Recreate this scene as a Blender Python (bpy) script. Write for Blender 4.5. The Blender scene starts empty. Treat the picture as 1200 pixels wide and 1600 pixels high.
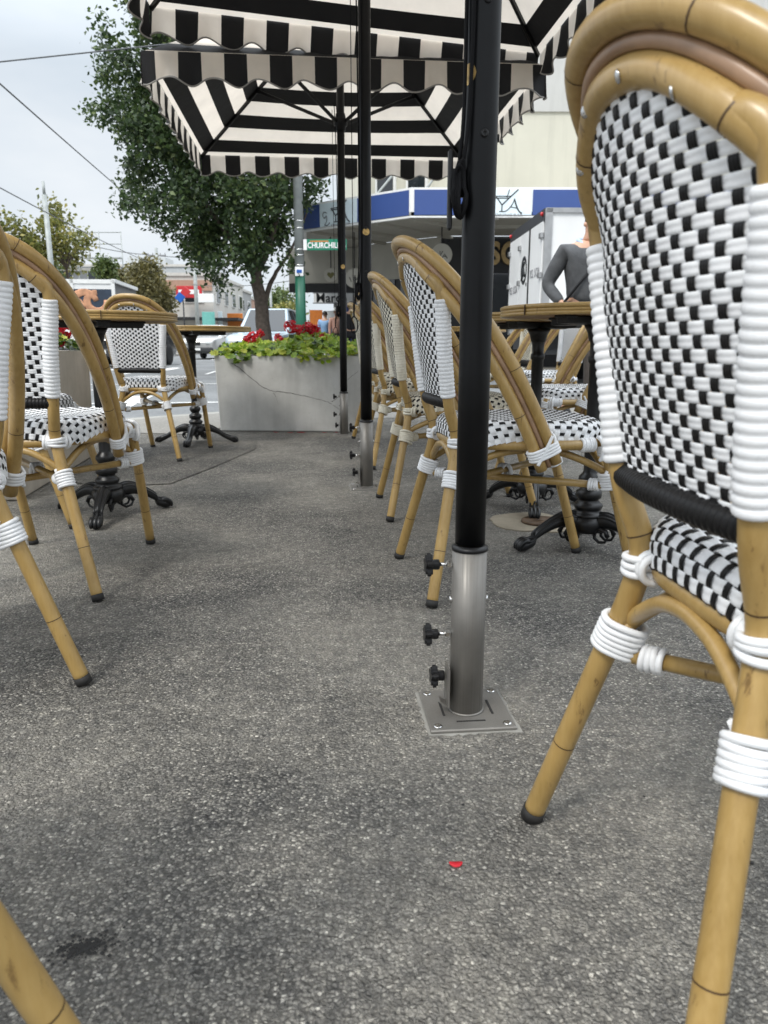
import bpy, math, random
from mathutils import Vector, Matrix
R = math.radians
PI = math.pi
random.seed(7)
sc = bpy.context.scene
COL = sc.collection

# ------------------------------------------------------------------ camera
cam_data = bpy.data.cameras.new("camera")
cam = bpy.data.objects.new("camera", cam_data)
COL.objects.link(cam)
cam.location = (0, 0, 0.638)
cam.rotation_euler = (R(90 - 12.775), 0, 0)
cam_data.sensor_width = 36
cam_data.lens = 25.99
cam_data.clip_start = 0.02
cam_data.clip_end = 2000
cam_data.dof.use_dof = True
cam_data.dof.focus_distance = 1.7
cam_data.dof.aperture_fstop = 9.0
sc.camera = cam

# ------------------------------------------------------------------ world, sun, exposure
SUN_EL, SUN_AZ = 52, 215            # azimuth clockwise from +Y: behind and to the left
w = bpy.data.worlds.new("World")
sc.world = w
w.use_nodes = True
nt = w.node_tree
nt.nodes.clear()
wo = nt.nodes.new('ShaderNodeOutputWorld')
bg = nt.nodes.new('ShaderNodeBackground')
sky = nt.nodes.new('ShaderNodeTexSky')
sky.sky_type = 'NISHITA'
sky.sun_disc = False
sky.sun_elevation = R(SUN_EL)
sky.sun_rotation = R(SUN_AZ)
tc = nt.nodes.new('ShaderNodeTexCoord')
sep = nt.nodes.new('ShaderNodeSeparateXYZ')
nz = nt.nodes.new('ShaderNodeTexNoise')
nz.inputs['Scale'].default_value = 2.2
nz.inputs['Detail'].default_value = 5
nz.inputs['Roughness'].default_value = .55
mp = nt.nodes.new('ShaderNodeMapping')
mp.inputs['Scale'].default_value = (1, 1, 2.6)
cr_ = nt.nodes.new('ShaderNodeValToRGB')
cr_.color_ramp.elements[0].position = .36
cr_.color_ramp.elements[0].color = (.495, .548, .60, 1)
cr_.color_ramp.elements[1].position = .64
cr_.color_ramp.elements[1].color = (.62, .648, .675, 1)
zr = nt.nodes.new('ShaderNodeMapRange')      # an overcast sky is brighter overhead than near the horizon
zr.inputs['From Min'].default_value = .30
zr.inputs['From Max'].default_value = 1.0
zr.inputs['To Min'].default_value = 1.0
zr.inputs['To Max'].default_value = 4.4
mul = nt.nodes.new('ShaderNodeVectorMath')
mul.operation = 'SCALE'
mul2 = nt.nodes.new('ShaderNodeVectorMath')
mul2.operation = 'SCALE'
mul2.inputs['Scale'].default_value = 10.0
mixw = nt.nodes.new('ShaderNodeMix')
mixw.data_type = 'RGBA'
mixw.inputs['Factor'].default_value = .94
L = nt.links.new
L(tc.outputs['Generated'], sep.inputs[0])
L(tc.outputs['Generated'], mp.inputs[0])
L(mp.outputs[0], nz.inputs['Vector'])
L(nz.outputs['Fac'], cr_.inputs[0])
L(sep.outputs['Z'], zr.inputs['Value'])
L(cr_.outputs[0], mul.inputs[0])
L(zr.outputs['Result'], mul.inputs['Scale'])
L(mul.outputs[0], mul2.inputs[0])
L(sky.outputs[0], mixw.inputs[6])
L(mul2.outputs[0], mixw.inputs[7])
L(mixw.outputs[2], bg.inputs['Color'])
bg.inputs['Strength'].default_value = .1
L(bg.outputs[0], wo.inputs[0])

sun_d = bpy.data.lights.new("sun", 'SUN')
sun_d.energy = 1.3
sun_d.angle = R(12)
sun_d.color = (1, .95, .87)
sun = bpy.data.objects.new("sun", sun_d)
COL.objects.link(sun)
sun.rotation_euler = (R(90 - SUN_EL), 0, R(180 - SUN_AZ))
sc.view_settings.view_transform = 'Standard'
sc.view_settings.look = 'None'
sc.view_settings.exposure = 0.55
sc.view_settings.gamma = 1
sc.cycles.max_bounces = 8
sc.cycles.diffuse_bounces = 4
sc.cycles.use_denoising = True

# ------------------------------------------------------------------ materials
class NT:
    def __init__(s, name):
        s.m = bpy.data.materials.new(name)
        s.m.use_nodes = True
        s.t = s.m.node_tree
        s.b = s.t.nodes['Principled BSDF']
        s.out = s.t.nodes['Material Output']
    def n(s, kind, **kw):
        x = s.t.nodes.new('ShaderNode' + kind)
        for k, v in kw.items():
            if k in x.inputs.keys():
                x.inputs[k].default_value = v
            else:
                setattr(x, k, v)
        return x
    def l(s, a, b):
        s.t.links.new(a, b)
    def co(s, kind='Object', scale=(1, 1, 1), rand=False):
        t = s.n('TexCoord')
        m = s.n('Mapping')
        m.inputs['Scale'].default_value = scale
        s.l(t.outputs[kind], m.inputs[0])
        if rand:
            oi = s.n('ObjectInfo')
            mm = s.n('Math', operation='MULTIPLY')
            mm.inputs[1].default_value = 37.
            s.l(oi.outputs['Random'], mm.inputs[0])
            s.l(mm.outputs[0], m.inputs['Location'])
        return m.outputs[0]
    def noise(s, vec, scale, detail=4, rough=.55):
        x = s.n('TexNoise')
        x.inputs['Scale'].default_value = scale
        x.inputs['Detail'].default_value = detail
        x.inputs['Roughness'].default_value = rough
        s.l(vec, x.inputs['Vector'])
        return x.outputs['Fac']
    def ramp(s, fac, stops):
        x = s.n('ValToRGB')
        e = x.color_ramp.elements
        while len(e) < len(stops):
            e.new(.5)
        for i, (p, c) in enumerate(stops):
            e[i].position = p
            e[i].color = tuple(c) + (1,) if len(c) == 3 else c
        s.l(fac, x.inputs[0])
        return x.outputs[0]
    def mix(s, fac, a, b, mode='MIX'):
        x = s.n('Mix', data_type='RGBA', blend_type=mode)
        for sock, v in ((x.inputs[0], fac), (x.inputs[6], a), (x.inputs[7], b)):
            if isinstance(v, (int, float)):
                sock.default_value = v
            elif isinstance(v, tuple):
                sock.default_value = v + (1,) if len(v) == 3 else v
            else:
                s.l(v, sock)
        return x.outputs[2]
    def base(s, c):
        if isinstance(c, tuple):
            s.b.inputs['Base Color'].default_value = c + (1,)
        else:
            s.l(c, s.b.inputs['Base Color'])
    def set(s, **kw):
        for k, v in kw.items():
            k = k.replace('_', ' ')
            if isinstance(v, (int, float)):
                s.b.inputs[k].default_value = v
            else:
                s.l(v, s.b.inputs[k])
    def bump(s, h, strength=.3, dist=.002):
        x = s.n('Bump')
        x.inputs['Strength'].default_value = strength
        x.inputs['Distance'].default_value = dist
        s.l(h, x.inputs['Height'])
        s.l(x.outputs[0], s.b.inputs['Normal'])

def plain(name, c, rough=.5, metal=0., var=.15, scale=6., bump=0., spec=.5, coat=0.):
    k = NT(name)
    v = k.co('Object')
    f = k.noise(v, scale)
    lo = tuple(max(0, x * (1 - var)) for x in c)
    hi = tuple(min(1, x * (1 + var)) for x in c)
    k.base(k.ramp(f, [(.3, lo), (.7, hi)]))
    k.set(Roughness=rough, Metallic=metal)
    k.b.inputs['Specular IOR Level'].default_value = spec
    if coat:
        k.b.inputs['Coat Weight'].default_value = coat
    if bump:
        k.bump(k.noise(v, scale * 8), .4, bump)
    return k.m

def mat_bamboo():
    k = NT('bamboo')
    v = k.co('Object', (1, 1, 1), True)
    vs = k.co('Object', (1, 1, .12), True)
    a = k.noise(v, 9, 4)
    b = k.noise(vs, 150, 4, .6)
    d = k.noise(k.co('Object', (1, 1, .22), True), 62, 6, .68)
    c1 = k.ramp(a, [(.3, (.295, .185, .054)), (.7, (.445, .288, .098))])
    c2 = k.mix(k.ramp(b, [(.35, (0, 0, 0)), (.75, (.32, .32, .32))]), c1, (.55, .39, .16))
    dark = k.ramp(d, [(.60, (0, 0, 0)), (.68, (1, 1, 1))])
    c3 = k.mix(k.mix(1., dark, (.75, .75, .75), 'MULTIPLY'), c2, (.11, .055, .016))
    k.base(c3)
    k.set(Roughness=.34)
    k.b.inputs['Coat Weight'].default_value = .25
    k.b.inputs['Coat Roughness'].default_value = .25
    k.bump(b, .12, .0008)
    return k.m

def mat_strand(name, c, c2, rough=.42):
    k = NT(name)
    v = k.co('Object', (1, 1, 1), True)
    f = k.noise(v, 14, 5)
    g = k.noise(v, 160, 3)
    col = k.ramp(f, [(.3, c2), (.62, c)])
    sp = k.ramp(k.noise(v, 75, 4, .65), [(.68, (0, 0, 0)), (.76, (.55, .55, .55))])
    k.base(k.mix(sp, col, tuple(x * .55 for x in c2)))
    k.set(Roughness=rough)
    k.b.inputs['Specular IOR Level'].default_value = .5 if c[0] > .3 else .22
    k.bump(g, .1, .0006)
    return k.m

def mat_ground(name='exposed_aggregate_asphalt', tone=1.5):
    k = NT(name)
    v = k.co('Object')
    nd = k.n('TexNoise')
    nd.inputs['Scale'].default_value = 150
    nd.inputs['Detail'].default_value = 2
    k.l(v, nd.inputs['Vector'])
    sc_ = k.n('VectorMath', operation='SCALE')
    k.l(nd.outputs['Color'], sc_.inputs[0])
    sc_.inputs['Scale'].default_value = .0058
    ad = k.n('VectorMath', operation='ADD')
    k.l(v, ad.inputs[0])
    k.l(sc_.outputs[0], ad.inputs[1])
    v0, v = v, ad.outputs[0]
    vo = k.n('TexVoronoi')
    vo.inputs['Scale'].default_value = 225
    k.l(v, vo.inputs['Vector'])
    bw = k.n('SeparateColor')
    k.l(vo.outputs['Color'], bw.inputs[0])
    stone = k.ramp(bw.outputs[0], [(0, (.042, .041, .040)), (.30, (.105, .102, .097)), (.66, (.178, .171, .159)), (.92, (.265, .254, .230)), (.98, (.46, .44, .40))])
    vo2 = k.n('TexVoronoi')
    vo2.inputs['Scale'].default_value = 125
    vo2.inputs['Randomness'].default_value = 1.
    k.l(v, vo2.inputs['Vector'])
    bw2 = k.n('SeparateColor')
    k.l(vo2.outputs['Color'], bw2.inputs[0])
    chips = k.ramp(bw2.outputs[1], [(.972, (0, 0, 0)), (.98, (1, 1, 1))])
    core = k.ramp(vo2.outputs['Distance'], [(.25, (1, 1, 1)), (.42, (0, 0, 0))])
    stone = k.mix(k.mix(1., chips, core, 'MULTIPLY'), stone, (.38, .36, .32))
    edge = k.ramp(vo.outputs['Distance'], [(.35, (0, 0, 0)), (.75, (1, 1, 1))])
    c = k.mix(edge, stone, (.050, .049, .047))
    big = k.noise(v, 1.15, 6, .6)
    worn = k.ramp(big, [(.40, (0, 0, 0)), (.66, (.62, .62, .62))])
    c = k.mix(worn, c, (.285, .268, .236))
    blot = k.noise(v, 38, 4, .6)
    c = k.mix(1., c, k.ramp(blot, [(.3, (.74, .74, .75)), (.7, (1.3, 1.28, 1.24))]), 'MULTIPLY')
    mid = k.noise(v, 7, 6, .65)
    c = k.mix(1., c, k.ramp(mid, [(.25, (.82, .82, .82)), (.75, (1.15, 1.15, 1.14))]), 'MULTIPLY')
    tan = k.ramp(k.noise(v, .55, 4), [(.5, (0, 0, 0)), (.75, (.22, .22, .22))])
    c = k.mix(tan, c, (.24, .215, .175))
    st = k.ramp(k.noise(v, 2.6, 5, .7), [(.68, (0, 0, 0)), (.80, (.35, .35, .35))])
    c = k.mix(st, c, (.065, .063, .06))
    if tone != 1.:
        c = k.mix(1., c, (tone, tone, tone), 'MULTIPLY')
    k.base(c)
    k.set(Roughness=.82)
    k.b.inputs['Specular IOR Level'].default_value = .35
    h = k.n('Math', operation='MULTIPLY_ADD')
    k.l(vo.outputs['Distance'], h.inputs[0])
    h.inputs[1].default_value = -1.
    h2 = k.n('Math', operation='MULTIPLY_ADD')
    k.l(k.noise(v, 120, 3, .6), h2.inputs[0])
    h2.inputs[1].default_value = 2.8
    k.l(bw.outputs[1], h2.inputs[2])
    k.l(h2.outputs[0], h.inputs[2])
    k.bump(h.outputs[0], 1., .0060)
    return k.m

def mat_asphalt(name, lo, hi, scale=60):
    k = NT(name)
    v = k.co('Object')
    a = k.noise(v, scale, 3, .7)
    b = k.noise(v, .5, 6, .6)
    c = k.ramp(a, [(.3, lo), (.7, hi)])
    c = k.mix(1., c, k.ramp(b, [(.3, (.75, .75, .76)), (.7, (1.15, 1.15, 1.15))]), 'MULTIPLY')
    k.base(c)
    k.set(Roughness=.85)
    k.bump(a, .3, .004)
    return k.m

def mat_concrete(name, lo, hi):
    k = NT(name)
    v = k.co('Object')
    vs = k.co('Object', (1, 1, .1))
    a = k.noise(v, 5, 8, .65)
    b = k.noise(vs, 9, 6, .6)
    c = k.ramp(a, [(.3, lo), (.7, hi)])
    c = k.mix(k.ramp(b, [(.45, (0, 0, 0)), (.75, (.45, .45, .45))]), c, tuple(x * .62 for x in lo))
    pit = k.ramp(k.noise(v, 85, 3, .7), [(.66, (0, 0, 0)), (.74, (.5, .5, .5))])
    c = k.mix(pit, c, tuple(x * .5 for x in lo))
    k.base(c)
    k.set(Roughness=.85)
    k.bump(k.noise(v, 60, 5, .7), .25, .003)
    return k.m

def mat_wall(name, c, streak=.25, scale=1.2):
    k = NT(name)
    v = k.co('Object')
    vs = k.co('Object', (1, 1, .08))
    a = k.noise(v, scale, 7, .6)
    b = k.noise(vs, 3, 6, .65)
    col = k.ramp(a, [(.3, tuple(x * .88 for x in c)), (.7, c)])
    col = k.mix(k.ramp(b, [(.5, (0, 0, 0)), (.8, (streak,) * 3)]), col, tuple(x * .55 for x in c))
    k.base(col)
    k.set(Roughness=.8)
    k.bump(k.noise(v, 25, 4), .2, .004)
    return k.m

def mat_leaf(name, stops, trans=.3):
    k = NT(name)
    g = k.n('NewGeometry')
    col = k.ramp(g.outputs['Random Per Island'], stops)
    v = k.co('Object')
    col = k.mix(1., col, k.ramp(k.noise(v, 1.1, 3), [(.35, (.62, .66, .62)), (.65, (1.25, 1.2, 1.1))]), 'MULTIPLY')
    k.base(col)
    k.set(Roughness=.5)
    tr = k.n('BsdfTranslucent')
    k.l(col, tr.inputs['Color'])
    mx = k.n('MixShader')
    mx.inputs[0].default_value = trans
    k.l(k.b.outputs[0], mx.inputs[1])
    k.l(tr.outputs[0], mx.inputs[2])
    k.l(mx.outputs[0], k.out.inputs[0])
    return k.m

def mat_fabric(name, c, trans):
    k = NT(name)
    v = k.co('Object')
    f = k.noise(v, 3.5, 6, .65)
    col = k.ramp(f, [(.3, tuple(x * .84 for x in c)), (.7, c)])
    k.base(col)
    k.set(Roughness=.85)
    wr = k.n('Math', operation='MULTIPLY_ADD')
    k.l(k.noise(v, 9, 4, .5), wr.inputs[0])
    wr.inputs[1].default_value = 14.
    k.l(k.noise(v, 420, 2), wr.inputs[2])
    k.bump(wr.outputs[0], .35, .0012)
    tr = k.n('BsdfTranslucent')
    k.l(col, tr.inputs['Color'])
    mx = k.n('MixShader')
    mx.inputs[0].default_value = trans
    k.l(k.b.outputs[0], mx.inputs[1])
    k.l(tr.outputs[0], mx.inputs[2])
    k.l(mx.outputs[0], k.out.inputs[0])
    return k.m

def mat_steel():
    k = NT('brushed_steel')
    v = k.co('Object', (1, 1, .012))
    f = k.noise(v, 420, 4)
    v2 = k.co('Object')
    g = k.noise(v2, 9, 5, .6)
    k.base(k.ramp(g, [(.3, (.20, .19, .175)), (.7, (.27, .258, .238))]))
    k.set(Metallic=.6)
    k.l(k.ramp(f, [(.3, (.36, .36, .36)), (.7, (.66, .66, .66))]), k.b.inputs['Roughness'])
    k.b.inputs['Anisotropic'].default_value = 0.
    return k.m

def mat_emit_free_glass(name, c=(.02, .025, .03), rough=.06):
    k = NT(name)
    k.base(c)
    k.set(Roughness=rough)
    k.b.inputs['Specular IOR Level'].default_value = .8
    return k.m

M = {}
M['bamboo'] = mat_bamboo()
M['cane'] = plain('thin_cane', (.33, .205, .125), .36, var=.25, scale=20)
M['white'] = mat_strand('white_strand', (.86, .87, .885), (.74, .75, .76))
M['cream'] = mat_strand('cream_strand', (.80, .76, .64), (.62, .57, .45))
M['black'] = mat_strand('black_strand', (.011, .0105, .011), (.006, .006, .006), .40)
M['rubber'] = plain('black_rubber', (.018, .017, .016), .7)
M['nodeline'] = plain('dark_node_line', (.075, .04, .015), .5)
M['ground'] = mat_ground()
M['ground_patch'] = mat_ground('older_patch_asphalt', 1.24)
M['road'] = mat_asphalt('road_asphalt', (.115, .12, .122), (.20, .205, .205), 25)
M['path'] = mat_asphalt('pale_footpath_asphalt', (.15, .143, .13), (.28, .265, .235), 45)  # also gives the corner strip its painted-in daylight
M['kerb'] = mat_concrete('kerb_stone', (.20, .195, .18), (.34, .33, .30))
M['paint'] = plain('worn_road_paint', (.68, .68, .66), .7, var=.25, scale=14)
M['concrete'] = mat_concrete('planter_concrete', (.47, .47, .45), (.62, .62, .60))
M['concrete2'] = mat_concrete('tan_planter_concrete', (.42, .375, .31), (.55, .50, .43))
M['mortar'] = mat_concrete('rough_mortar', (.22, .19, .14), (.38, .33, .25))
M['rust'] = plain('rusty_iron', (.10, .062, .035), .75, var=.4, scale=30, bump=.002)
M['soil'] = plain('potting_soil', (.03, .022, .015), .95, var=.4, scale=40, bump=.004)
M['steel'] = mat_steel()
M['chrome'] = plain('bright_bolt_steel', (.65, .65, .64), .22, 1., .1)
M['pole'] = plain('black_powder_coat', (.0045, .0048, .0055), .38, var=.25, scale=25, spec=.24)
M['knob'] = plain('black_plastic', (.011, .011, .012), .38, var=.1, spec=.35)
M['iron'] = plain('black_cast_iron', (.008, .0083, .009), .33, var=.3, scale=40, bump=.0012, spec=.45)
M['gold'] = plain('gold_decal', (.55, .36, .13), .4, .5, .4, 90)
M['rope'] = plain('black_cord', (.007, .007, .008), .8, var=.2, scale=200, spec=.2)
M['fab_white'] = mat_fabric('canvas_cream', (.83, .755, .665), .40)
M['fab_black'] = mat_fabric('canvas_black', (.009, .009, .010), .08)
M['piping'] = plain('grey_piping', (.30, .285, .265), .8)
M['leaf_dark'] = mat_leaf('street_tree_leaves', [(0, (.026, .049, .020)), (.5, (.050, .088, .031)), (.85, (.088, .138, .044)), (1, (.15, .19, .068))], .3)
M['leaf_yellow'] = mat_leaf('yellow_green_leaves', [(0, (.09, .11, .025)), (.5, (.19, .20, .05)), (1, (.34, .30, .09))], .35)
M['leaf_mid'] = mat_leaf('mid_green_leaves', [(0, (.05, .085, .022)), (.5, (.095, .14, .038)), (1, (.17, .205, .06))], .3)
M['leaf_olive'] = mat_leaf('olive_leaves', [(0, (.075, .07, .022)), (.5, (.14, .125, .045)), (1, (.215, .19, .08))], .3)
M['geranium'] = mat_leaf('geranium_leaves', [(0, (.15, .26, .025)), (.45, (.30, .45, .04)), (.8, (.50, .60, .07)), (1, (.70, .66, .14))], .45)
M['geranium_dark'] = mat_leaf('dark_geranium_leaves', [(0, (.02, .05, .012)), (.6, (.055, .105, .025)), (1, (.12, .16, .04))], .3)
M['petal'] = mat_leaf('red_petals', [(0, (.36, .006, .014)), (.6, (.60, .012, .028)), (1, (.75, .03, .06))], .3)
M['petal_bright'] = mat_leaf('bright_red_petal', [(0, (.80, .02, .045)), (1, (.85, .05, .07))], .3)
M['stalk'] = plain('flower_stalk', (.20, .24, .07), .6)
M['bark'] = plain('grey_brown_bark', (.085, .066, .052), .9, var=.4, scale=14, bump=.02)
M['galv'] = plain('galvanised_steel', (.33, .35, .34), .55, .2, .18, 5)
M['greenpaint'] = plain('dark_green_paint', (.012, .105, .062), .45, var=.15, scale=4)
M['signgreen'] = plain('street_sign_green', (.008, .19, .105), .4, var=.1)
M['signwhite'] = plain('sign_white', (.80, .80, .79), .5, var=.05)
M['blue'] = plain('blue_fascia_panel', (.040, .080, .255), .42, var=.08, scale=.8)
M['pale'] = plain('pale_blue_sign_panel', (.72, .82, .86), .45, var=.05)
M['trimwhite'] = plain('white_trim', (.78, .78, .76), .5, var=.06)
M['soffit'] = mat_wall('soffit_boards', (.42, .40, .345), .2, 2)
M['cream_wall'] = mat_wall('cream_render', (.62, .60, .505), .4, .6)
M['grey_wall'] = mat_wall('grey_render', (.54, .535, .51), .4, .6)
M['dark'] = plain('black_shopfront', (.012, .012, .013), .5, var=.2)
M['glass'] = mat_emit_free_glass('dark_glass')
M['wood'] = plain('warm_timber', (.30, .17, .07), .55, var=.3, scale=9)
M['ink'] = plain('black_ink', (.012, .014, .016), .6)
M['inkgrey'] = plain('grey_lettering', (.25, .25, .26), .6)
M['olive'] = plain('olive_heart', (.11, .10, .03), .6)
M['sand_gold'] = plain('gold_letters', (.40, .28, .13), .42, .55, .25, 12)
M['truckwhite'] = plain('truck_white', (.78, .78, .77), .35, var=.05, scale=1.5)
M['alloy'] = plain('alloy_grey', (.42, .42, .42), .35, .7, .12)
M['darkgrey'] = plain('dark_grey_plastic', (.035, .036, .038), .55)
M['silver'] = plain('silver_car_paint', (.50, .50, .49), .28, .35, .05, coat=.6)
M['carwhite'] = plain('white_car_paint', (.76, .77, .78), .28, 0, .04, coat=.6)
M['carblue'] = plain('pale_blue_car_paint', (.42, .52, .60), .28, .1, .05, coat=.6)
M['carblack'] = plain('black_car_paint', (.014, .014, .015), .22, .1, .1, coat=.7)
M['tyre'] = plain('tyre_rubber', (.016, .016, .016), .85)
M['lamp_glass'] = plain('headlamp_glass', (.62, .63, .62), .15, .3, .1)
M['red'] = plain('red_panel', (.48, .025, .03), .45, var=.1)
M['bluesign'] = plain('bright_blue_panel', (.01, .10, .42), .45, var=.1)
M['teal'] = plain('teal_panel', (.16, .45, .40), .5, var=.1)
M['orange'] = plain('orange_panel', (.62, .19, .03), .5, var=.15)
M['brick'] = mat_wall('faded_brick', (.42, .26, .19), .35, 3)
M['render_pale'] = mat_wall('pale_render', (.56, .54, .50), .35, 2)
M['render_dark'] = mat_wall('dark_render', (.17, .17, .17), .3, 2)
M['hazed_zinc'] = mat_wall('hazed_zinc_cladding', (.46, .48, .49), .3, 2)  # cladding colour lightened to paint in distance haze
M['hazed_grey'] = mat_wall('hazed_grey_render', (.36, .36, .36), .3, 2)  # lighter copy of the dark render, haze put into the colour
M['skin'] = plain('skin', (.52, .30, .20), .5, var=.08)
M['hair'] = plain('dark_hair', (.03, .022, .018), .6)
M['sweater'] = plain('grey_knit', (.080, .083, .088), .95, var=.3, scale=9, bump=.012)
M['shirtblue'] = plain('pale_blue_shirt', (.38, .52, .74), .8, var=.08)
M['shirtsky'] = plain('sky_blue_shirt', (.30, .50, .78), .8, var=.08)
M['shirtpink'] = plain('faded_pink_top', (.62, .36, .28), .8, var=.1)
M['black_cloth'] = plain('black_cloth', (.012, .012, .014), .85)
M['trouser'] = plain('brown_grey_trousers', (.085, .075, .070), .85, var=.15, scale=12)
M['hatwhite'] = plain('white_hat', (.75, .74, .70), .8)
M['pastry'] = plain('pastry_print', (.50, .25, .14), .6, var=.45, scale=3)
M['printblue'] = plain('dark_blue_print', (.025, .04, .065), .5, var=.4, scale=2)
M['wire'] = plain('overhead_wire', (.10, .105, .11), .6)

# ------------------------------------------------------------------ mesh helpers
class MB:
    def __init__(s):
        s.v, s.f, s.m, s.s = [], [], [], []
    def add(s, verts, faces, mat=0, smooth=False):
        o = len(s.v)
        s.v.extend([tuple(p) for p in verts])
        for f in faces:
            s.f.append(tuple(i + o for i in f))
            s.m.append(mat)
            s.s.append(smooth)
        return s
    def quad(s, a, b, c, d, mat=0):
        return s.add([a, b, c, d], [(0, 1, 2, 3)], mat)
    def box(s, c, size, mat=0, rot=None, bev=0.):
        x, y, z = (k / 2 for k in size)
        if bev <= 0:
            vs = [(-x, -y, -z), (x, -y, -z), (x, y, -z), (-x, y, -z), (-x, -y, z), (x, -y, z), (x, y, z), (-x, y, z)]
            fs = [(0, 3, 2, 1), (4, 5, 6, 7), (0, 1, 5, 4), (1, 2, 6, 5), (2, 3, 7, 6), (3, 0, 4, 7)]
        else:
            b = bev
            vs, fs = [], []
            lv = [(-z, b), (-z + b, 0), (z - b, 0), (z, b)]
            for zz, ins in lv:
                X, Y = x - ins, y - ins
                k = b * .7
                vs += [(-X + k, -Y, zz), (X - k, -Y, zz), (X, -Y + k, zz), (X, Y - k, zz), (X - k, Y, zz), (-X + k, Y, zz), (-X, Y - k, zz), (-X, -Y + k, zz)]
            for l in range(3):
                for i in range(8):
                    j = (i + 1) % 8
                    fs.append((l * 8 + i, l * 8 + j, l * 8 + 8 + j, l * 8 + 8 + i))
            fs.append(tuple(range(7, -1, -1)))
            fs.append(tuple(range(24, 32)))
        c = Vector(c)
        if rot is not None:
            vs = [rot @ Vector(p) + c for p in vs]
        else:
            vs = [Vector(p) + c for p in vs]
        return s.add(vs, fs, mat)
    def tube(s, pts, r, n=12, closed=False, caps=True, mat=0, smooth=True, ell=None):
        pts = [Vector(p) for p in pts]
        N = len(pts)
        rr = r if isinstance(r, (list, tuple)) else [r] * N
        tang = []
        for i in range(N):
            if closed:
                t = pts[(i + 1) % N] - pts[i - 1]
            else:
                t = pts[min(i + 1, N - 1)] - pts[max(i - 1, 0)]
            tang.append(t.normalized() if t.length > 1e-9 else Vector((0, 0, 1)))
        ref = Vector((0, 0, 1)) if abs(tang[0].z) < .9 else Vector((1, 0, 0))
        u = (ref - tang[0] * ref.dot(tang[0])).normalized()
        vs = []
        for i in range(N):
            t = tang[i]
            u = (u - t * u.dot(t))
            u = u.normalized() if u.length > 1e-6 else t.orthogonal().normalized()
            v = t.cross(u)
            for k in range(n):
                a = 2 * PI * k / n
                vs.append(pts[i] + u * (math.cos(a) * rr[i]) + v * (math.sin(a) * rr[i]))
        fs = []
        for i in range(N if closed else N - 1):
            j = (i + 1) % N
            for k in range(n):
                l = (k + 1) % n
                fs.append((i * n + k, i * n + l, j * n + l, j * n + k))
        s.add(vs, fs, mat, smooth)
        if caps and not closed:
            o = len(s.v) - len(vs)
            s.f.append(tuple(o + k for k in range(n - 1, -1, -1)))
            s.m.append(mat); s.s.append(False)
            s.f.append(tuple(o + (N - 1) * n + k for k in range(n)))
            s.m.append(mat); s.s.append(False)
        return s
    def lathe(s, prof, n=24, c=(0, 0, 0), mat=0, rot=None, smooth=True, cap=True):
        c = Vector(c)
        vs = []
        for (r, z) in prof:
            for k in range(n):
                a = 2 * PI * k / n
                p = Vector((r * math.cos(a), r * math.sin(a), z))
                vs.append((rot @ p if rot is not None else p) + c)
        fs = []
        for i in range(len(prof) - 1):
            for k in range(n):
                l = (k + 1) % n
                fs.append((i * n + k, i * n + l, (i + 1) * n + l, (i + 1) * n + k))
        s.add(vs, fs, mat, smooth)
        if cap:
            o = len(s.v) - len(vs)
            if prof[0][0] > 1e-6:
                s.f.append(tuple(o + k for k in range(n - 1, -1, -1))); s.m.append(mat); s.s.append(False)
            if prof[-1][0] > 1e-6:
                s.f.append(tuple(o + (len(prof) - 1) * n + k for k in range(n))); s.m.append(mat); s.s.append(False)
        return s
    def prism(s, poly, z0, z1, mat=0, rot=None, c=(0, 0, 0)):
        n = len(poly)
        c = Vector(c)
        vs = [Vector((x, y, z0)) for x, y in poly] + [Vector((x, y, z1)) for x, y in poly]
        vs = [(rot @ p if rot is not None else p) + c for p in vs]
        fs = [tuple(range(n - 1, -1, -1)), tuple(range(n, 2 * n))]
        for i in range(n):
            j = (i + 1) % n
            fs.append((i, j, n + j, n + i))
        return s.add(vs, fs, mat)
    def build(s, name, mats, parent=None, loc=None):
        me = bpy.data.meshes.new(name)
        me.from_pydata(s.v, [], s.f)
        if not isinstance(mats, (list, tuple)):
            mats = [mats]
        for m in mats:
            me.materials.append(m)
        me.polygons.foreach_set('material_index', s.m)
        me.polygons.foreach_set('use_smooth', s.s)
        me.update()
        o = bpy.data.objects.new(name, me)
        COL.objects.link(o)
        if parent is not None:
            o.parent = parent
        if loc is not None:
            o.location = loc
        return o

def tag(o, label=None, cat=None, group=None, kind=None):
    if label: o['label'] = label
    if cat: o['category'] = cat
    if group: o['group'] = group
    if kind: o['kind'] = kind
    return o

def empty(name, loc=(0, 0, 0), rz=0, label=None, cat=None, group=None):
    o = bpy.data.objects.new(name, None)
    COL.objects.link(o)
    o.location = loc
    o.rotation_euler = (0, 0, rz)
    o.empty_display_size = .1
    return tag(o, label, cat, group)

KIDS = {}
def kids(o):
    return [c for c in bpy.data.objects if c.parent == o]

def copy_tree(o, parent=None):
    c = o.copy()
    COL.objects.link(c)
    if parent is not None:
        c.parent = parent
    for ch in kids(o):
        copy_tree(ch, c)
    return c

def cr(pts, per=8, closed=False):
    """Catmull-Rom through the points"""
    P = [Vector(p) for p in pts]
    n = len(P)
    out = []
    rng = range(n) if closed else range(n - 1)
    for i in rng:
        if closed:
            a, b, c, d = P[i - 1], P[i], P[(i + 1) % n], P[(i + 2) % n]
        else:
            a, b, c, d = P[max(i - 1, 0)], P[i], P[i + 1], P[min(i + 2, n - 1)]
        for k in range(per):
            t = k / per
            out.append(.5 * ((2 * b) + (c - a) * t + (2 * a - 5 * b + 4 * c - d) * t * t + (3 * b - a - 3 * c + d) * t ** 3))
    if not closed:
        out.append(P[-1])
    return out

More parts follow.
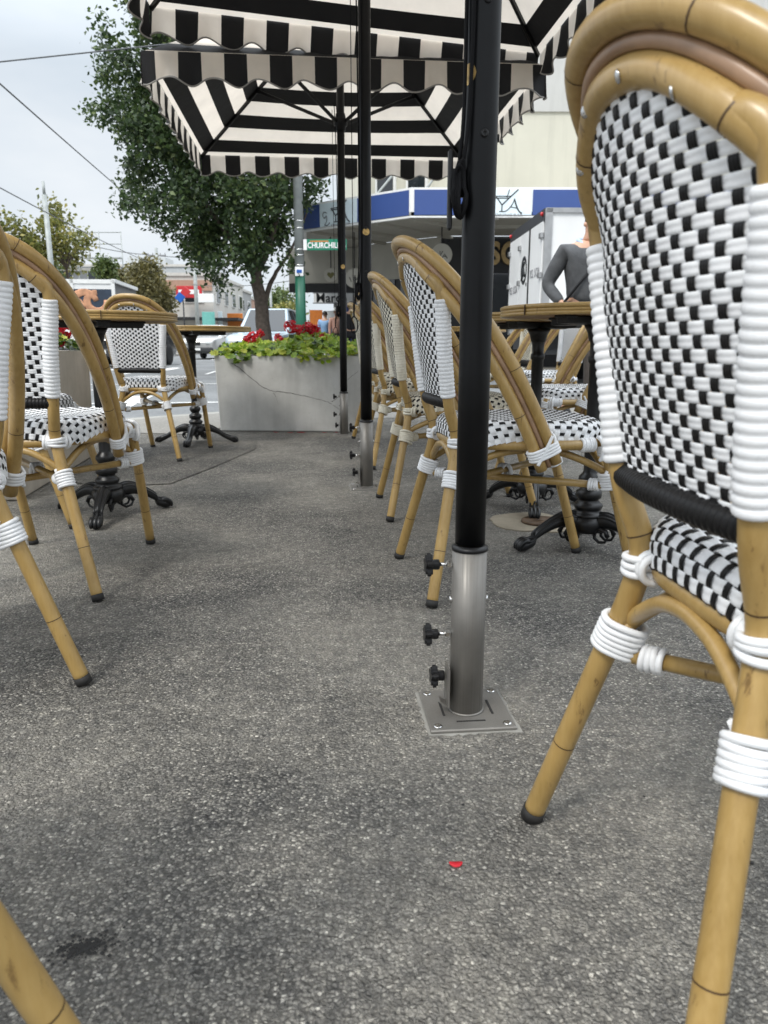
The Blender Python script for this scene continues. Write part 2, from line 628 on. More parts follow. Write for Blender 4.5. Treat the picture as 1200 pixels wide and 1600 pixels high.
def resample(pts, step):
    pts = [Vector(p) for p in pts]
    acc = [0.]
    for a, b in zip(pts, pts[1:]):
        acc.append(acc[-1] + (b - a).length)
    n = max(2, int(round(acc[-1] / step)))
    out, j = [], 0
    for i in range(n + 1):
        d = acc[-1] * i / n
        while j < len(acc) - 2 and acc[j + 1] < d:
            j += 1
        t = (d - acc[j]) / max(1e-9, acc[j + 1] - acc[j])
        out.append(pts[j].lerp(pts[j + 1], min(1, t)))
    return out, acc[-1]

def ribbed(mb, pts, r, amp, pitch, n=12, mat=0, sub=5):
    q, ln = resample(pts, pitch / sub)
    cnt = max(1, round(ln / pitch))
    rr = []
    for i in range(len(q)):
        ph = i / (len(q) - 1) * cnt
        rr.append(r + amp * math.sqrt(abs(math.sin(PI * ph))))
    mb.tube(q, rr, n, mat=mat)
    return mb

def text_mesh(txt, name, mat, size, parent=None, extrude=.004, mtx=None, align='CENTER', sx=1., bold=0.):
    cu = bpy.data.curves.new(name, 'FONT')
    cu.body = txt
    cu.size = size
    cu.extrude = extrude
    cu.align_x = align
    cu.align_y = 'CENTER'
    cu.offset = bold
    t = bpy.data.objects.new(name + '_tmp', cu)
    COL.objects.link(t)
    bpy.context.view_layer.update()
    dg = bpy.context.evaluated_depsgraph_get()
    me = bpy.data.meshes.new_from_object(t.evaluated_get(dg))
    bpy.data.objects.remove(t)
    me.materials.clear()
    me.materials.append(mat)
    mm = (mtx if mtx is not None else Matrix()) @ Matrix.Diagonal((sx, 1, 1, 1))
    me.transform(mm)
    o = bpy.data.objects.new(name, me)
    COL.objects.link(o)
    if parent is not None:
        o.parent = parent
    return o

def face_mtx(p, right, up=(0, 0, 1)):
    """matrix whose local XY plane is a vertical face with the given right direction, at p"""
    r = Vector(right).normalized()
    u = Vector(up).normalized()
    n = r.cross(u)
    return Matrix(((r.x, u.x, n.x, p[0]), (r.y, u.y, n.y, p[1]), (r.z, u.z, n.z, p[2]), (0, 0, 0, 1)))

# ================================================================== SETTING
def sheet(name, poly, z, mat, kind='structure'):
    mb = MB()
    mb.add([(x, y, z) for x, y in poly], [tuple(range(len(poly)))])
    return tag(mb.build(name, mat), kind=kind)

ROAD = -.10
# one sheet to the horizon
sheet('ground', [(-900, -60), (900, -60), (900, 1500), (-900, 1500)], ROAD, M['road'])
KERB = [(-1.95, -7), (-2.35, 0), (-2.72, 4.4), (-2.66, 5.6), (-2.30, 6.5), (-1.60, 7.2), (-.5, 7.72), (1, 8.0), (6, 8.4), (30, 10)]
def inset(pts, d):
    out = []
    for i, p in enumerate(pts):
        a = Vector(pts[max(0, i - 1)] + (0,)); b = Vector(pts[min(len(pts) - 1, i + 1)] + (0,))
        t = (b - a).normalized()
        out.append((p[0] + t.y * d, p[1] - t.x * d))
    return out
K2 = inset(KERB, .16)
K3 = inset(KERB, 1.25)
mb = MB()
mb.prism([(x, y) for x, y in KERB] + [(x, y) for x, y in reversed(K2)], ROAD - .05, .003)
tag(mb.build('kerb', M['kerb']), kind='structure')
mb = MB()
mb.prism([(x, y) for x, y in K2] + [(30, -7)], ROAD - .05, 0)
tag(mb.build('footpath', M['ground']), kind='structure')
sheet('asphalt_patch', [(-.997, 3.40), (-.90, 3.9), (-.80, 4.58), (-.86, 5.02), (-1.50, 4.99), (-1.72, 4.5), (-1.55, 3.5), (-1.3, 3.32)], .004, M['ground_patch'])
# strip of footpath round the street corner, daylight beyond the canopies painted as paler asphalt
K3b = inset(KERB, .165)
mb = MB()
fc = len(K3)
mb.add([(x, y, .004) for x, y in K3b[3:]] + [(x, y, .004) for x, y in K3[3:]], [(i, i + 1, i + 1 + fc - 3, i + fc - 3) for i in range(fc - 4)])
tag(mb.build('sunlit_footpath_edge', M['path']), kind='structure')

def strip(p, q, wd, z=ROAD + .004):
    p, q = Vector(p + (z,)), Vector(q + (z,))
    t = (q - p).normalized()
    s_ = Vector((t.y, -t.x, 0)) * wd / 2
    return [p - s_, q - s_, q + s_, p + s_]
mk = MB()
mk.quad(*strip((-2.95, 6.9), (-3.6, 10.9), .45))
mk.quad(*strip((-5.6, 9.2), (1.0, 10.2), .11))
for i in range(7):
    x = -6.2 + i * 1.15
    mk.quad(*strip((x, 12.2 + .12 * i), (x + .62, 12.28 + .12 * i), .13))
mk.quad(*strip((-6.0, 14.0), (1.5, 15.0), .11))
for i in range(12):
    y = 19 + i * 9
    mk.quad(*strip((-6.6 - .104 * (y - 19), y), (-6.6 - .104 * (y - 16), y + 3), .14))
mk.quad(*strip((-4.5, 19), (-14, 110), .1))
mk.quad(*strip((-9.4, 3), (-11.0, 17), .12))
for i in range(6):
    x = -10.2 + i * .75
    mk.quad(*strip((x, 22), (x - .22, 24.2), .32))
tag(mk.build('road_markings', M['paint']), kind='structure')
# far footpath in front of the corner building
FARK = [(30, 17.6), (1.0, 17.3), (-.6, 17.9), (-2.9, 19.9), (-3.4, 22), (-14, 124)]
mb = MB()
mb.prism([(30, 130), (30, 17.6)][::-1] + FARK[::-1][0:0] + [], 0, 0) if False else None
mb.prism([(30, 124), (-14, 124), (-3.4, 22), (-2.9, 19.9), (-.6, 17.9), (1.0, 17.3), (30, 17.6)], ROAD - .05, .02)
tag(mb.build('far_footpath', M['path']), kind='structure')
mb = MB()
mb.prism([(-21, 30), (-11.6, 30), (-24.8, 170), (-60, 170)], ROAD - .05, .02)
tag(mb.build('opposite_footpath', M['path']), kind='structure')

# ================================================================== BISTRO CHAIR
P = dict(a1=.219, b1=.261, a2=.117, b2=.18, zr=.394, zl=.308, a3=.131, b3=.205, zb=.492, a4=.157, b4=.243, zt=.759, c1=.191, e1=.296, c2=.193, e2=.179)
HP = dict(k1=.169, ex=.209, ey=.038, ez=.38, mx=.028, my=-.179, mz=.388, ab=.31, az=.887)
TR = .0142

def hoop_pt(s, t):
    A = Vector((0, -HP['ab'], HP['az'])); A1 = A + Vector((s * HP['k1'], 0, 0))
    E = Vector((s * HP['ex'], HP['ey'], HP['ez'])); E1 = E + Vector((s * HP['mx'], HP['my'], HP['mz']))
    return A * (1 - t) ** 3 + A1 * 3 * (1 - t) ** 2 * t + E1 * 3 * (1 - t) * t * t + E * t ** 3

def hoop_path(shift, n=30, tail=.03):
    pts = [hoop_pt(-1, 1 - i / n) for i in range(n)] + [hoop_pt(1, i / n) for i in range(n + 1)]
    s = Vector((0, .40, -.92))
    out = []
    for i, p in enumerate(pts):
        t = (pts[min(i + 1, len(pts) - 1)] - pts[max(i - 1, 0)]).normalized()
        tt = abs(i - n) / n
        wgt = max(0., min(1., (tt - .10) / .62))
        wgt = wgt * wgt * (3 - 2 * wgt)
        sd = s * (1 - wgt) + Vector((0, -.90, -.42)) * wgt
        q = (sd - t * sd.dot(t)).normalized() + Vector((-math.copysign(1, i - n) * .40 * math.sin(PI * min(1, tt * 1.05)) ** 1.2, 0, 0))
        q = q - t * q.dot(t)
        out.append(p + q.normalized() * shift)
    d0 = (out[0] - out[1]).normalized(); d1 = (out[-1] - out[-2]).normalized()
    return [out[0] + d0 * tail] + out + [out[-1] + d1 * tail]

INNER = hoop_path(.0405)
def inner_at(z):
    best = Vector((0, INNER[30].y, z))
    for a, b in zip(INNER[31:], INNER[32:]):
        if (a.z - z) * (b.z - z) <= 0 and abs(a.z - b.z) > 1e-9:
            q = a.lerp(b, (z - a.z) / (b.z - a.z))
            if q.x > best.x:
                best = q
    return best

def upright_at(z):
    return Vector((P['a3'] + .103 * (z - P['zb']), -P['b3'] - .151 * (z - P['zb']), z))

ZJ = .796                                       # the uprights meet the inner hoop at this height
APEX = max(INNER, key=lambda p: p.z)
def edge_at(z):
    if z >= ZJ:
        return inner_at(z)
    f = max(0., min(1., (z - .68) / (ZJ - .68)))
    f = f * f * (3 - 2 * f)
    return upright_at(z).lerp(inner_at(z), f) if f > 0 else upright_at(z)

def panel_pt(x, z):
    e = edge_at(z)
    yc = -.213 + (APEX.y + .213) * (z - P['zb']) / (APEX.z - P['zb'])
    return Vector((x, yc + (e.y - yc) * min(1.2, (x / max(.02, e.x)) ** 2), z))

def ribbon(mb, pts, nrm, wd, th, mat, ribs=2):
    """a flat woven strand with raised ribs along it"""
    n = len(pts)
    prof = []
    m = ribs * 4
    for k in range(m + 1):
        u = -1 + 2 * k / m
        prof.append((u * wd / 2, th * (.45 + .55 * abs(math.sin(PI * ribs * (u + 1) / 2)) ** .35) * (1 if 0 < k < m else .0)))
    vs = []
    for i in range(n):
        t = (pts[min(i + 1, n - 1)] - pts[max(i - 1, 0)]).normalized()
        N = (nrm[i] - t * nrm[i].dot(t)).normalized()
        S = t.cross(N)
        for (o, h) in prof:
            vs.append(pts[i] + S * o + N * h)
    c = len(prof)
    fs = [(i * c + k, i * c + k + 1, (i + 1) * c + k + 1, (i + 1) * c + k) for i in range(n - 1) for k in range(c - 1)]
    # underside so that the strand has body seen from behind
    vs2 = []
    for i in range(n):
        t = (pts[min(i + 1, n - 1)] - pts[max(i - 1, 0)]).normalized()
        N = (nrm[i] - t * nrm[i].dot(t)).normalized()
        S = t.cross(N)
        for (o, h) in prof:
            vs2.append(pts[i] + S * o - N * h)
    o0 = len(vs)
    fs += [(o0 + i * c + k, o0 + (i + 1) * c + k, o0 + (i + 1) * c + k + 1, o0 + i * c + k + 1) for i in range(n - 1) for k in range(c - 1)]
    mb.add(vs + vs2, fs, mat, True)

RP, CP = .0110, .0160            # row pitch of the white strands, column pitch of the black ones
def weave_panel():
    mb = MB()
    OFF = .0012
    rows = int((APEX.z - .012 - .506) / RP)
    for j in range(rows + 1):
        z = .508 + j * RP
        wl = edge_at(z).x - .003
        if wl < .02:
            continue
        n = max(4, int(2 * wl / (CP / 4)))
        pts, nr = [], []
        for i in range(n + 1):
            x = -wl + 2 * wl * i / n
            p = panel_pt(x, z)
            dx = (panel_pt(x + .004, z) - panel_pt(x - .004, z)); dz = panel_pt(x, z + .004) - panel_pt(x, z - .004)
            N = dx.cross(dz).normalized()
            s_ = math.cos(PI * (x / CP) + PI * j)
            pts.append(p + N * (OFF * max(-1, min(1, s_ * 1.6))))
            nr.append(N)
        ribbon(mb, pts, nr, RP * 1.0, .0009, 0, 2)
    for i in range(-10, 11):
        x = (i + .0) * CP
        zz, lo, hi = [], None, None
        z = .500
        while z < APEX.z - .004:
            wl = edge_at(z).x
            if abs(x) < wl - .004:
                lo = z if lo is None else lo
                hi = z
            z += .002
        if lo is None or hi - lo < .03:
            continue
        n = int((hi - lo) / (RP / 4))
        pts, nr = [], []
        for k in range(n + 1):
            z = lo + (hi - lo) * k / n
            p = panel_pt(x, z)
            dx = (panel_pt(x + .004, z) - panel_pt(x - .004, z)); dz = panel_pt(x, z + .004) - panel_pt(x, z - .004)
            N = dx.cross(dz).normalized()
            s_ = math.cos(PI * ((z - .508) / RP) + PI * i)
            pts.append(p - N * (OFF * max(-1, min(1, s_ * 1.6))))
            nr.append(N)
        ribbon(mb, pts, nr, CP * .62, .0007, 1, 3)
    return mb

SA, SB, STOP = .205, .200, .452
def seat_pt(u, v):
    """(u, v) on the unrolled seat: flat on top, folding down past the edge"""
    rho = (abs(u) ** 3.6 + abs(v) ** 3.6) ** (1 / 3.6)
    if rho < 1e-6:
        return Vector((0, .012, STOP - .006))
    rim = .86
    if rho <= rim:
        g, z = rho, -.006 * (1 - (rho / rim) ** 2)
    else:
        a = min((rho - rim) / .20, 1.)
        g = rim + .14 * math.sin(a * PI / 2)
        z = -.026 * (1 - math.cos(a * PI / 2)) - max(0, rho - rim - .20) * .20
    uu, vv = u / rho * g, v / rho * g
    return Vector((uu * (SA * (.92 + .09 * vv)), .012 + vv * SB, STOP + z))

def weave_seat():
    mb = MB()
    OFF = .0016
    ru, rv = .0170 / SA, .0150 / SB
    LIM = 1.17
    def nrm(u, v):
        a = seat_pt(u + .01, v) - seat_pt(u - .01, v); b = seat_pt(u, v + .01) - seat_pt(u, v - .01)
        n = a.cross(b)
        return n.normalized() if n.length > 1e-9 else Vector((0, 0, 1))
    nu, nv = int(1.14 / ru), int(1.14 / rv)
    for j in range(-nv, nv + 1):
        v = j * rv
        um = LIM if abs(v) < .80 else LIM * (1 - ((abs(v) - .80) / .8) ** 1.5)
        n = int(2 * um / (ru / 4))
        pts, nr = [], []
        for i in range(n + 1):
            u = -um + 2 * um * i / n
            N = nrm(u, v)
            s_ = math.cos(PI * u / ru + PI * j)
            pts.append(seat_pt(u, v) + N * OFF * max(-1, min(1, 1.6 * s_)))
            nr.append(N)
        ribbon(mb, pts, nr, .0149, .0010, 0, 2)
    for i in range(-nu, nu + 1):
        u = i * ru
        vm = LIM if abs(u) < .80 else LIM * (1 - ((abs(u) - .80) / .8) ** 1.5)
        n = int(2 * vm / (rv / 4))
        pts, nr = [], []
        for k in range(n + 1):
            v = -vm + 2 * vm * k / n
            N = nrm(u, v)
            s_ = math.cos(PI * v / rv + PI * i)
            pts.append(seat_pt(u, v) - N * OFF * max(-1, min(1, 1.6 * s_)))
            nr.append(N)
        ribbon(mb, pts, nr, .0076, .0008, 1, 3)
    # a solid pad below so that no light leaks through the weave
    N_ = 40
    vs = []
    for r_, dz in ((0, -.006), (.8, -.006), (.97, -.010), (1.02, -.008)):
        for k in range(N_):
            a = 2 * PI * k / N_
            c_, s_ = math.cos(a), math.sin(a)
            m_ = (abs(c_) ** 3.6 + abs(s_) ** 3.6) ** (1 / 3.6)
            p = seat_pt(c_ / m_ * r_, s_ / m_ * r_) if r_ > 0 else Vector((0, .012, STOP - .006))
            q = Vector((p.x * .985, .012 + (p.y - .012) * .985, p.z + dz))
            vs.append(q)
    fs = [(r_ * N_ + k, r_ * N_ + (k + 1) % N_, (r_ + 1) * N_ + (k + 1) % N_, (r_ + 1) * N_ + k) for r_ in range(3) for k in range(N_)]
    mb.add(vs, fs, 0, True)
    vs = [(x.x * .97, x.y * .97, .408) for x in vs[-N_:]]
    mb.add(vs, [tuple(range(N_))], 1)
    return mb

rng = random.Random(3)
def cord_wrap(mb, c, axis, n, rad, cord=.0044, inner=None, e=0., jit=.10, pitch=1.72):
    """n loops of cord stacked along axis; e stretches them towards 'inner' to take in a second rod"""
    axis = Vector(axis).normalized()
    inn = Vector(inner) if inner is not None else Vector((0, 1, 0))
    u = (inn - axis * inn.dot(axis))
    u = u.normalized() if u.length > 1e-5 else axis.orthogonal().normalized()
    w_ = axis.cross(u)
    for i in range(n):
        o = (i - (n - 1) / 2) * cord * pitch
        ta, tb = rng.uniform(-jit, jit), rng.uniform(-jit, jit)
        pts = []
        for k in range(22):
            a = 2 * PI * k / 22
            x, y = math.cos(a) * rad, math.sin(a) * rad
            if x > 0:
                x += e * min(1, x / rad * 1.4)
            pts.append(Vector(c) + u * x + w_ * y + axis * (o + ta * x + tb * y))
        mb.tube(pts, cord, 8, closed=True)
    return mb

def node_line(mb, a, b, r, mat=1):
    d = (b - a).normalized()
    mb.tube([a - d * .0009, a + d * .0009], r + .00035, 16, caps=False, mat=mat)

def rear_leg_path(s):
    best = inner_at(ZJ)
    top = Vector((s * (best.x - .001), best.y - .001, best.z))
    et = edge_at(P['zt'])
    f = Vector((s * P['a1'], -P['b1'], .012)); r = Vector((s * P['a2'], -P['b2'], P['zr']))
    d = (r - f)
    return cr([f, f + d * .33, f + d * .66, f + d * .90, r + Vector((s * .0015, -.003, .022)), Vector((s * P['a3'], -P['b3'], P['zb'])),
               Vector((s * (P['a3'] + P['a4']) / 2, -(P['b3'] + P['b4']) / 2 + .002, (P['zb'] + P['zt']) / 2)), Vector((s * et.x, et.y, P['zt'])), top], 6)

def path_at(path, z):
    for a, b in zip(path, path[1:]):
        if (a.z - z) * (b.z - z) <= 0 and abs(a.z - b.z) > 1e-9:
            return a.lerp(b, (z - a.z) / (b.z - a.z)), (b - a).normalized()
    return path[-1], Vector((0, 0, 1))

def make_chair(label, group):
    root = empty('bistro_chair', label=label, cat='chair', group=group)
    bam = [M['bamboo'], M['nodeline']]
    outer = hoop_path(0)
    for nm, path in (('outer_hoop', outer), ('inner_hoop', INNER)):
        mb = MB()
        mb.tube(path, TR, 16)
        for t in (9, 27, 39, 55) if nm == 'outer_hoop' else (6, 22, 43, 58):
            node_line(mb, path[t], path[t + 1], TR)
        mb.build(nm, bam, root)
    # thin cane lying in the groove between the two hoops, on the back
    mid = [(a + b) / 2 for a, b in zip(outer, INNER)]
    MB().tube(mid, .0068, 10).build('thin_cane', M['cane'], root)
    mb = MB()
    for k in (21, 27, 34, 40):
        p = INNER[k]
        nrm = Vector((-p.x * 4.2, -.9, -.25)).normalized()
        MB().lathe([(.0056, 0), (.0054, .0012), (.0036, .0021), (0, .0024)], 12, p + nrm * (TR - .0006), 0, nrm.to_track_quat('Z', 'Y').to_matrix()).build('hoop_screw', M['chrome'], root)
    legs = {}
    for s in (-1, 1):
        path = rear_leg_path(s)
        legs[('r', s)] = path
        mb = MB()
        mb.tube(path, [TR] * (len(path) - 2) + [TR * .9, TR * .5], 16)
        for z in (.135, .43):
            c, d = path_at(path, z)
            node_line(mb, c, c + d, TR)
        leg = mb.build('rear_leg', bam, root)
        c, d = path_at(path, .013)
        MB().tube([c - d * .011, c + d * .006], TR + .0012, 16).build('rubber_foot', M['rubber'], leg)
        wp = [p for p in path if P['zb'] + .004 <= p.z <= P['zt']]
        mb = MB()
        ribbed(mb, wp, TR + .0026, .0023, .0095, 18, sub=6)
        mb.build('upright_wrap', M['white'], root)
        q = (wp[0] + wp[-1]) / 2
        f0 = Vector((s * P['c1'], P['e1'], .012)); f1 = Vector((s * P['c2'], P['e2'], P['zr'] + .015))
        fp = [f0.lerp(f1, k / 12) for k in range(13)]
        legs[('f', s)] = fp
        mb = MB()
        mb.tube(fp, TR, 16)
        for z in (.12, .25):
            c, d = path_at(fp, z)
            node_line(mb, c, c + d, TR)
        leg = mb.build('front_leg', bam, root)
        c, d = path_at(fp, .013)
        MB().tube([c - d * .011, c + d * .006], TR + .0012, 16).build('rubber_foot', M['rubber'], leg)
    # seat ring
    ring = cr([(.098, -.166, .394), (.150, -.105, .394), (.186, -.01, .394), (.196, .10, .394), (.178, .168, .394), (.11, .196, .394), (0, .204, .394),
               (-.11, .196, .394), (-.178, .168, .394), (-.196, .10, .394), (-.186, -.01, .394), (-.150, -.105, .394), (-.098, -.166, .394), (0, -.176, .394)], 6, True)
    MB().tube(ring, .0128, 12, closed=True).build('seat_ring', M['bamboo'], root)
    weave_seat().build('woven_seat', [M['white'], M['black']], root)
    weave_panel().build('woven_backrest', [M['white'], M['black']], root)
    # black wrapped rail under the back
    rail = cr([(-.127, -.204, .496), (-.06, -.215, .497), (0, -.219, .498), (.06, -.215, .497), (.127, -.204, .496)], 6)
    mb = MB()
    ribbed(mb, rail, .0125, .0022, .0082, 14)
    mb.build('back_rail', M['black'], root)
    # diagonal stretchers
    low = {}
    for k, path in legs.items():
        low[k] = path_at(path, P['zl'])[0]
    cen = Vector((0, 0, 0))
    for s, dz in ((1, -.004), (-1, -.022)):
        a, b = low[('r', s)] + Vector((0, 0, dz - .006)), low[('f', -s)] + Vector((0, 0, dz + .002))
        d = (b - a).normalized()
        a, b = a + d * .008, b - d * .008
        mb = MB()
        mb.tube([a, b], .0098, 12)
        st = mb.build('stretcher', M['bamboo'], root)
        for e0, dd in ((a, d), (b, -d)):
            cord_wrap(MB(), e0 + dd * .038, dd, 4, .0098 + .003, .0040, jit=.12).build('end_wrap', M['white'], st)
        cen += (a + b) / 4
    a, b = low[('r', 1)], low[('f', -1)]
    # crossing point lash
    t = .208 / (.208 + .191)
    cpt = low[('r', 1)].lerp(low[('f', -1)], .47) + Vector((0, 0, -.014))
    mb = MB()
    cord_wrap(mb, cpt, (1, .6, 0), 4, .0175, .004, (0, 0, 1), .004, .2)
    cord_wrap(mb, cpt, (1, -.6, .1), 2, .0185, .004, (0, 0, 1), .003, .2)
    mb.build('crossing_lash', M['white'], root)
    # arched braces from leg to leg under the ring
    for k1, k2 in ((('r', -1), ('r', 1)), (('r', 1), ('f', 1)), (('f', 1), ('f', -1)), (('f', -1), ('r', -1))):
        A, B = low[k1], low[k2]
        d = B - A
        inw = (Vector((0, .0, 0)) - (A + B) / 2)
        inw.z = 0
        inw = inw.normalized() * .013
        out = -inw
        A2 = A + inw + Vector((0, 0, .006)); B2 = B + inw + Vector((0, 0, .006))
        m = (A2 + B2) / 2
        top = P['zr'] - .022
        sh = .14 if k1[0] == k2[0] else .2
        pts = cr([A2 - Vector((0, 0, .012)), A2 + d * .06 + Vector((0, 0, .014)), A2 + d * .27 + Vector((0, 0, .052)), Vector((m.x, m.y, top + .006)) - d * .07,
                  Vector((m.x, m.y, top + .006)) + d * .07, B2 - d * .27 + Vector((0, 0, .052)), B2 - d * .06 + Vector((0, 0, .014)), B2 - Vector((0, 0, .012))], 5)
        MB().tube(pts, .0092, 10).build('arched_brace', M['bamboo'], root)
    # lashings
    for (kind, s), path in legs.items():
        c, d = path_at(path, P['zl'] - .004)
        inn = Vector((-c.x, -c.y, 0))
        mb = MB()
        cord_wrap(mb, c, d, 6, TR + .0040, .0044, inn, .014, .07, 1.62)
        mb.tube([c + inn.normalized() * (TR + .018) + Vector((0, 0, -.016)), c + inn.normalized() * .019 + d.cross(inn).normalized() * .013 + Vector((0, 0, .006)), c + inn.normalized() * .010 + d.cross(inn).normalized() * .0185 + Vector((0, 0, .027))], .0042, 7)
        mb.build('leg_lashing', M['white'], root)
        if kind == 'r':
            c, d = path_at(path, P['zr'] + .002)
            inn = Vector((-s * .5, 1, 0))
            mb = MB()
            cord_wrap(mb, c, d, 3, TR + .0035, .0045, inn, .010, .16, 1.6)
            rp = Vector((s * .096, -.163, P['zr']))
            side = Vector((-s * .9, -.1, 0))
            cord_wrap(mb, c + Vector((-s * .021, .006, 0)), side, 3, .0165, .0044, (0, 0, 1), 0, .22, 1.5)
            cord_wrap(mb, c + Vector((s * .012, .022, 0)), Vector((s * .5, .8, 0)), 2, .0165, .0044, (0, 0, 1), 0, .2, 1.5)
            mb.build('ring_lashing', M['white'], root)
        else:
            c, d = path_at(path, P['zr'] - .012)
            mb = MB()
            cord_wrap(mb, c, d, 4, TR + .0030, .0042, (-c.x, -c.y, 0), .004, .06, 1.6)
            for q, ax in ((Vector((s * .192, .135, .394)), Vector((-s * .15, 1, 0))), (Vector((s * .150, .186, .394)), Vector((1, -s * .35, 0)))):
                cord_wrap(mb, q, ax, 6, .0150, .0040, (0, 0, 1), .0, .08, 1.6)
            for k in range(5):
                a = k / 4
                q = Vector((s * (.203 - .03 * a), .150 + .03 * a, .394))
                mb.tube(cr([q + Vector((s * .004, .006, .022)), q + Vector((s * .016, .014, .006)), q + Vector((s * .017, .015, -.02)), q + Vector((s * .010, .012, -.038))], 4), .0046, 7)
            mb.build('corner_wrap', M['white'], root)
    for s in (-1, 1):
        e = hoop_pt(s, 1.0)
        e2 = hoop_pt(s, .97)
        d = (e2 - e).normalized()
        sh = Vector((0, -.20, -.98)); sh = (sh - d * sh.dot(d)).normalized()
        c = e + d * .012 + sh * .0202
        mb = MB()
        for i in range(4):
            o = (i - 1.5) * .0072
            pts = []
            for k in range(26):
                a = 2 * PI * k / 26
                x, y = math.cos(a), math.sin(a)
                pts.append(c + d * (o + .003 * x) + sh * (x * .0205 + (.0185 if x > 0 else -.0185) * min(1, abs(x) * 2)) + d.cross(sh) * (y * .0185))
            mb.tube(pts, .0042, 8, closed=True)
        # cross cord to the ring
        n_ = Vector((s, 0, 0))
        mb.tube(cr([c + n_ * .017 - sh * .03 + d * .030, c + n_ * .019 + d * .006, c + n_ * .017 + sh * .032 - d * .020], 5), .0042, 7)
        mb.tube(cr([c - n_ * .006 - sh * .036 + d * .036, c + n_ * .006 - sh * .037 + d * .022, c + n_ * .015 - sh * .03 + d * .008], 5), .0042, 7)
        mb.build('arm_lashing', M['white'], root)
    return root

def recolour(root, old, new):
    for ch in [root] + kids(root):
        for g in [ch] + (kids(ch) if ch != root else []):
            if g.type == 'MESH':
                for sl in g.material_slots:
                    if sl.material == old:
                        sl.link = 'OBJECT'
                        sl.material = new

GR_R, GR_L = 'chairs along the right side of the aisle', 'chairs along the left side of the aisle'
GR_F = 'chairs facing the aisle beyond the right tables'
CHAIRS = [   # x, y, rotation, label, group, cream cord
    (.483, .702, -85.4, 'large near bistro chair whose tall woven back fills the right edge', GR_R, False),
    (.341, 2.000, -80.6, 'bistro chair side on just behind the nearest umbrella pole', GR_R, False),
    (.262, 2.893, -84.6, 'cream corded bistro chair next along behind the chair at the nearest pole', GR_R, True),
    (.165, 4.073, -80.8, 'cream corded bistro chair half hidden behind the second umbrella pole', GR_R, True),
    (.085, 4.95, -80, 'far end bistro chair of the right row, mostly hidden by nearer chairs', GR_R, True),
    (-.917, 1.352, 43.4, 'bistro chair cut by the left edge, its curved arm in front of another chair', GR_L, False),
    (-.952, 2.044, 0.9, 'bistro chair seen from behind beside the claw foot table at left', GR_L, False),
    (-1.319, 4.358, -7.5, 'bistro chair framed between the two left tables, whole woven back showing', GR_L, False),
    (-.556, .418, 62, 'nearest bistro chair at left, only one bamboo leg in view', GR_L, False),
    (1.149, 5.417, 109.5, 'bistro chair facing left beyond the tables, in front of the man', GR_F, False),
    (.86, 3.42, 96, 'bistro chair facing left beyond the near right tables, seat showing past the column', GR_F, False),
    (.98, 6.3, 100, 'farthest bistro chair facing left, arm showing beside the black table column', GR_F, True),
    (-1.40, 2.74, -90, 'bistro chair pushed up behind the near left table, seat corner showing', GR_L, False),
]
proto = make_chair(CHAIRS[0][3], CHAIRS[0][4])
for i, (x, y, a, lb, gr, cream) in enumerate(CHAIRS):
    c = proto if i == 0 else copy_tree(proto)
    c.location = (x, y, 0)
    c.rotation_euler = (0, 0, R(a))
    c['label'] = lb
    c['group'] = gr
    if cream:
        recolour(c, M['white'], M['cream'])

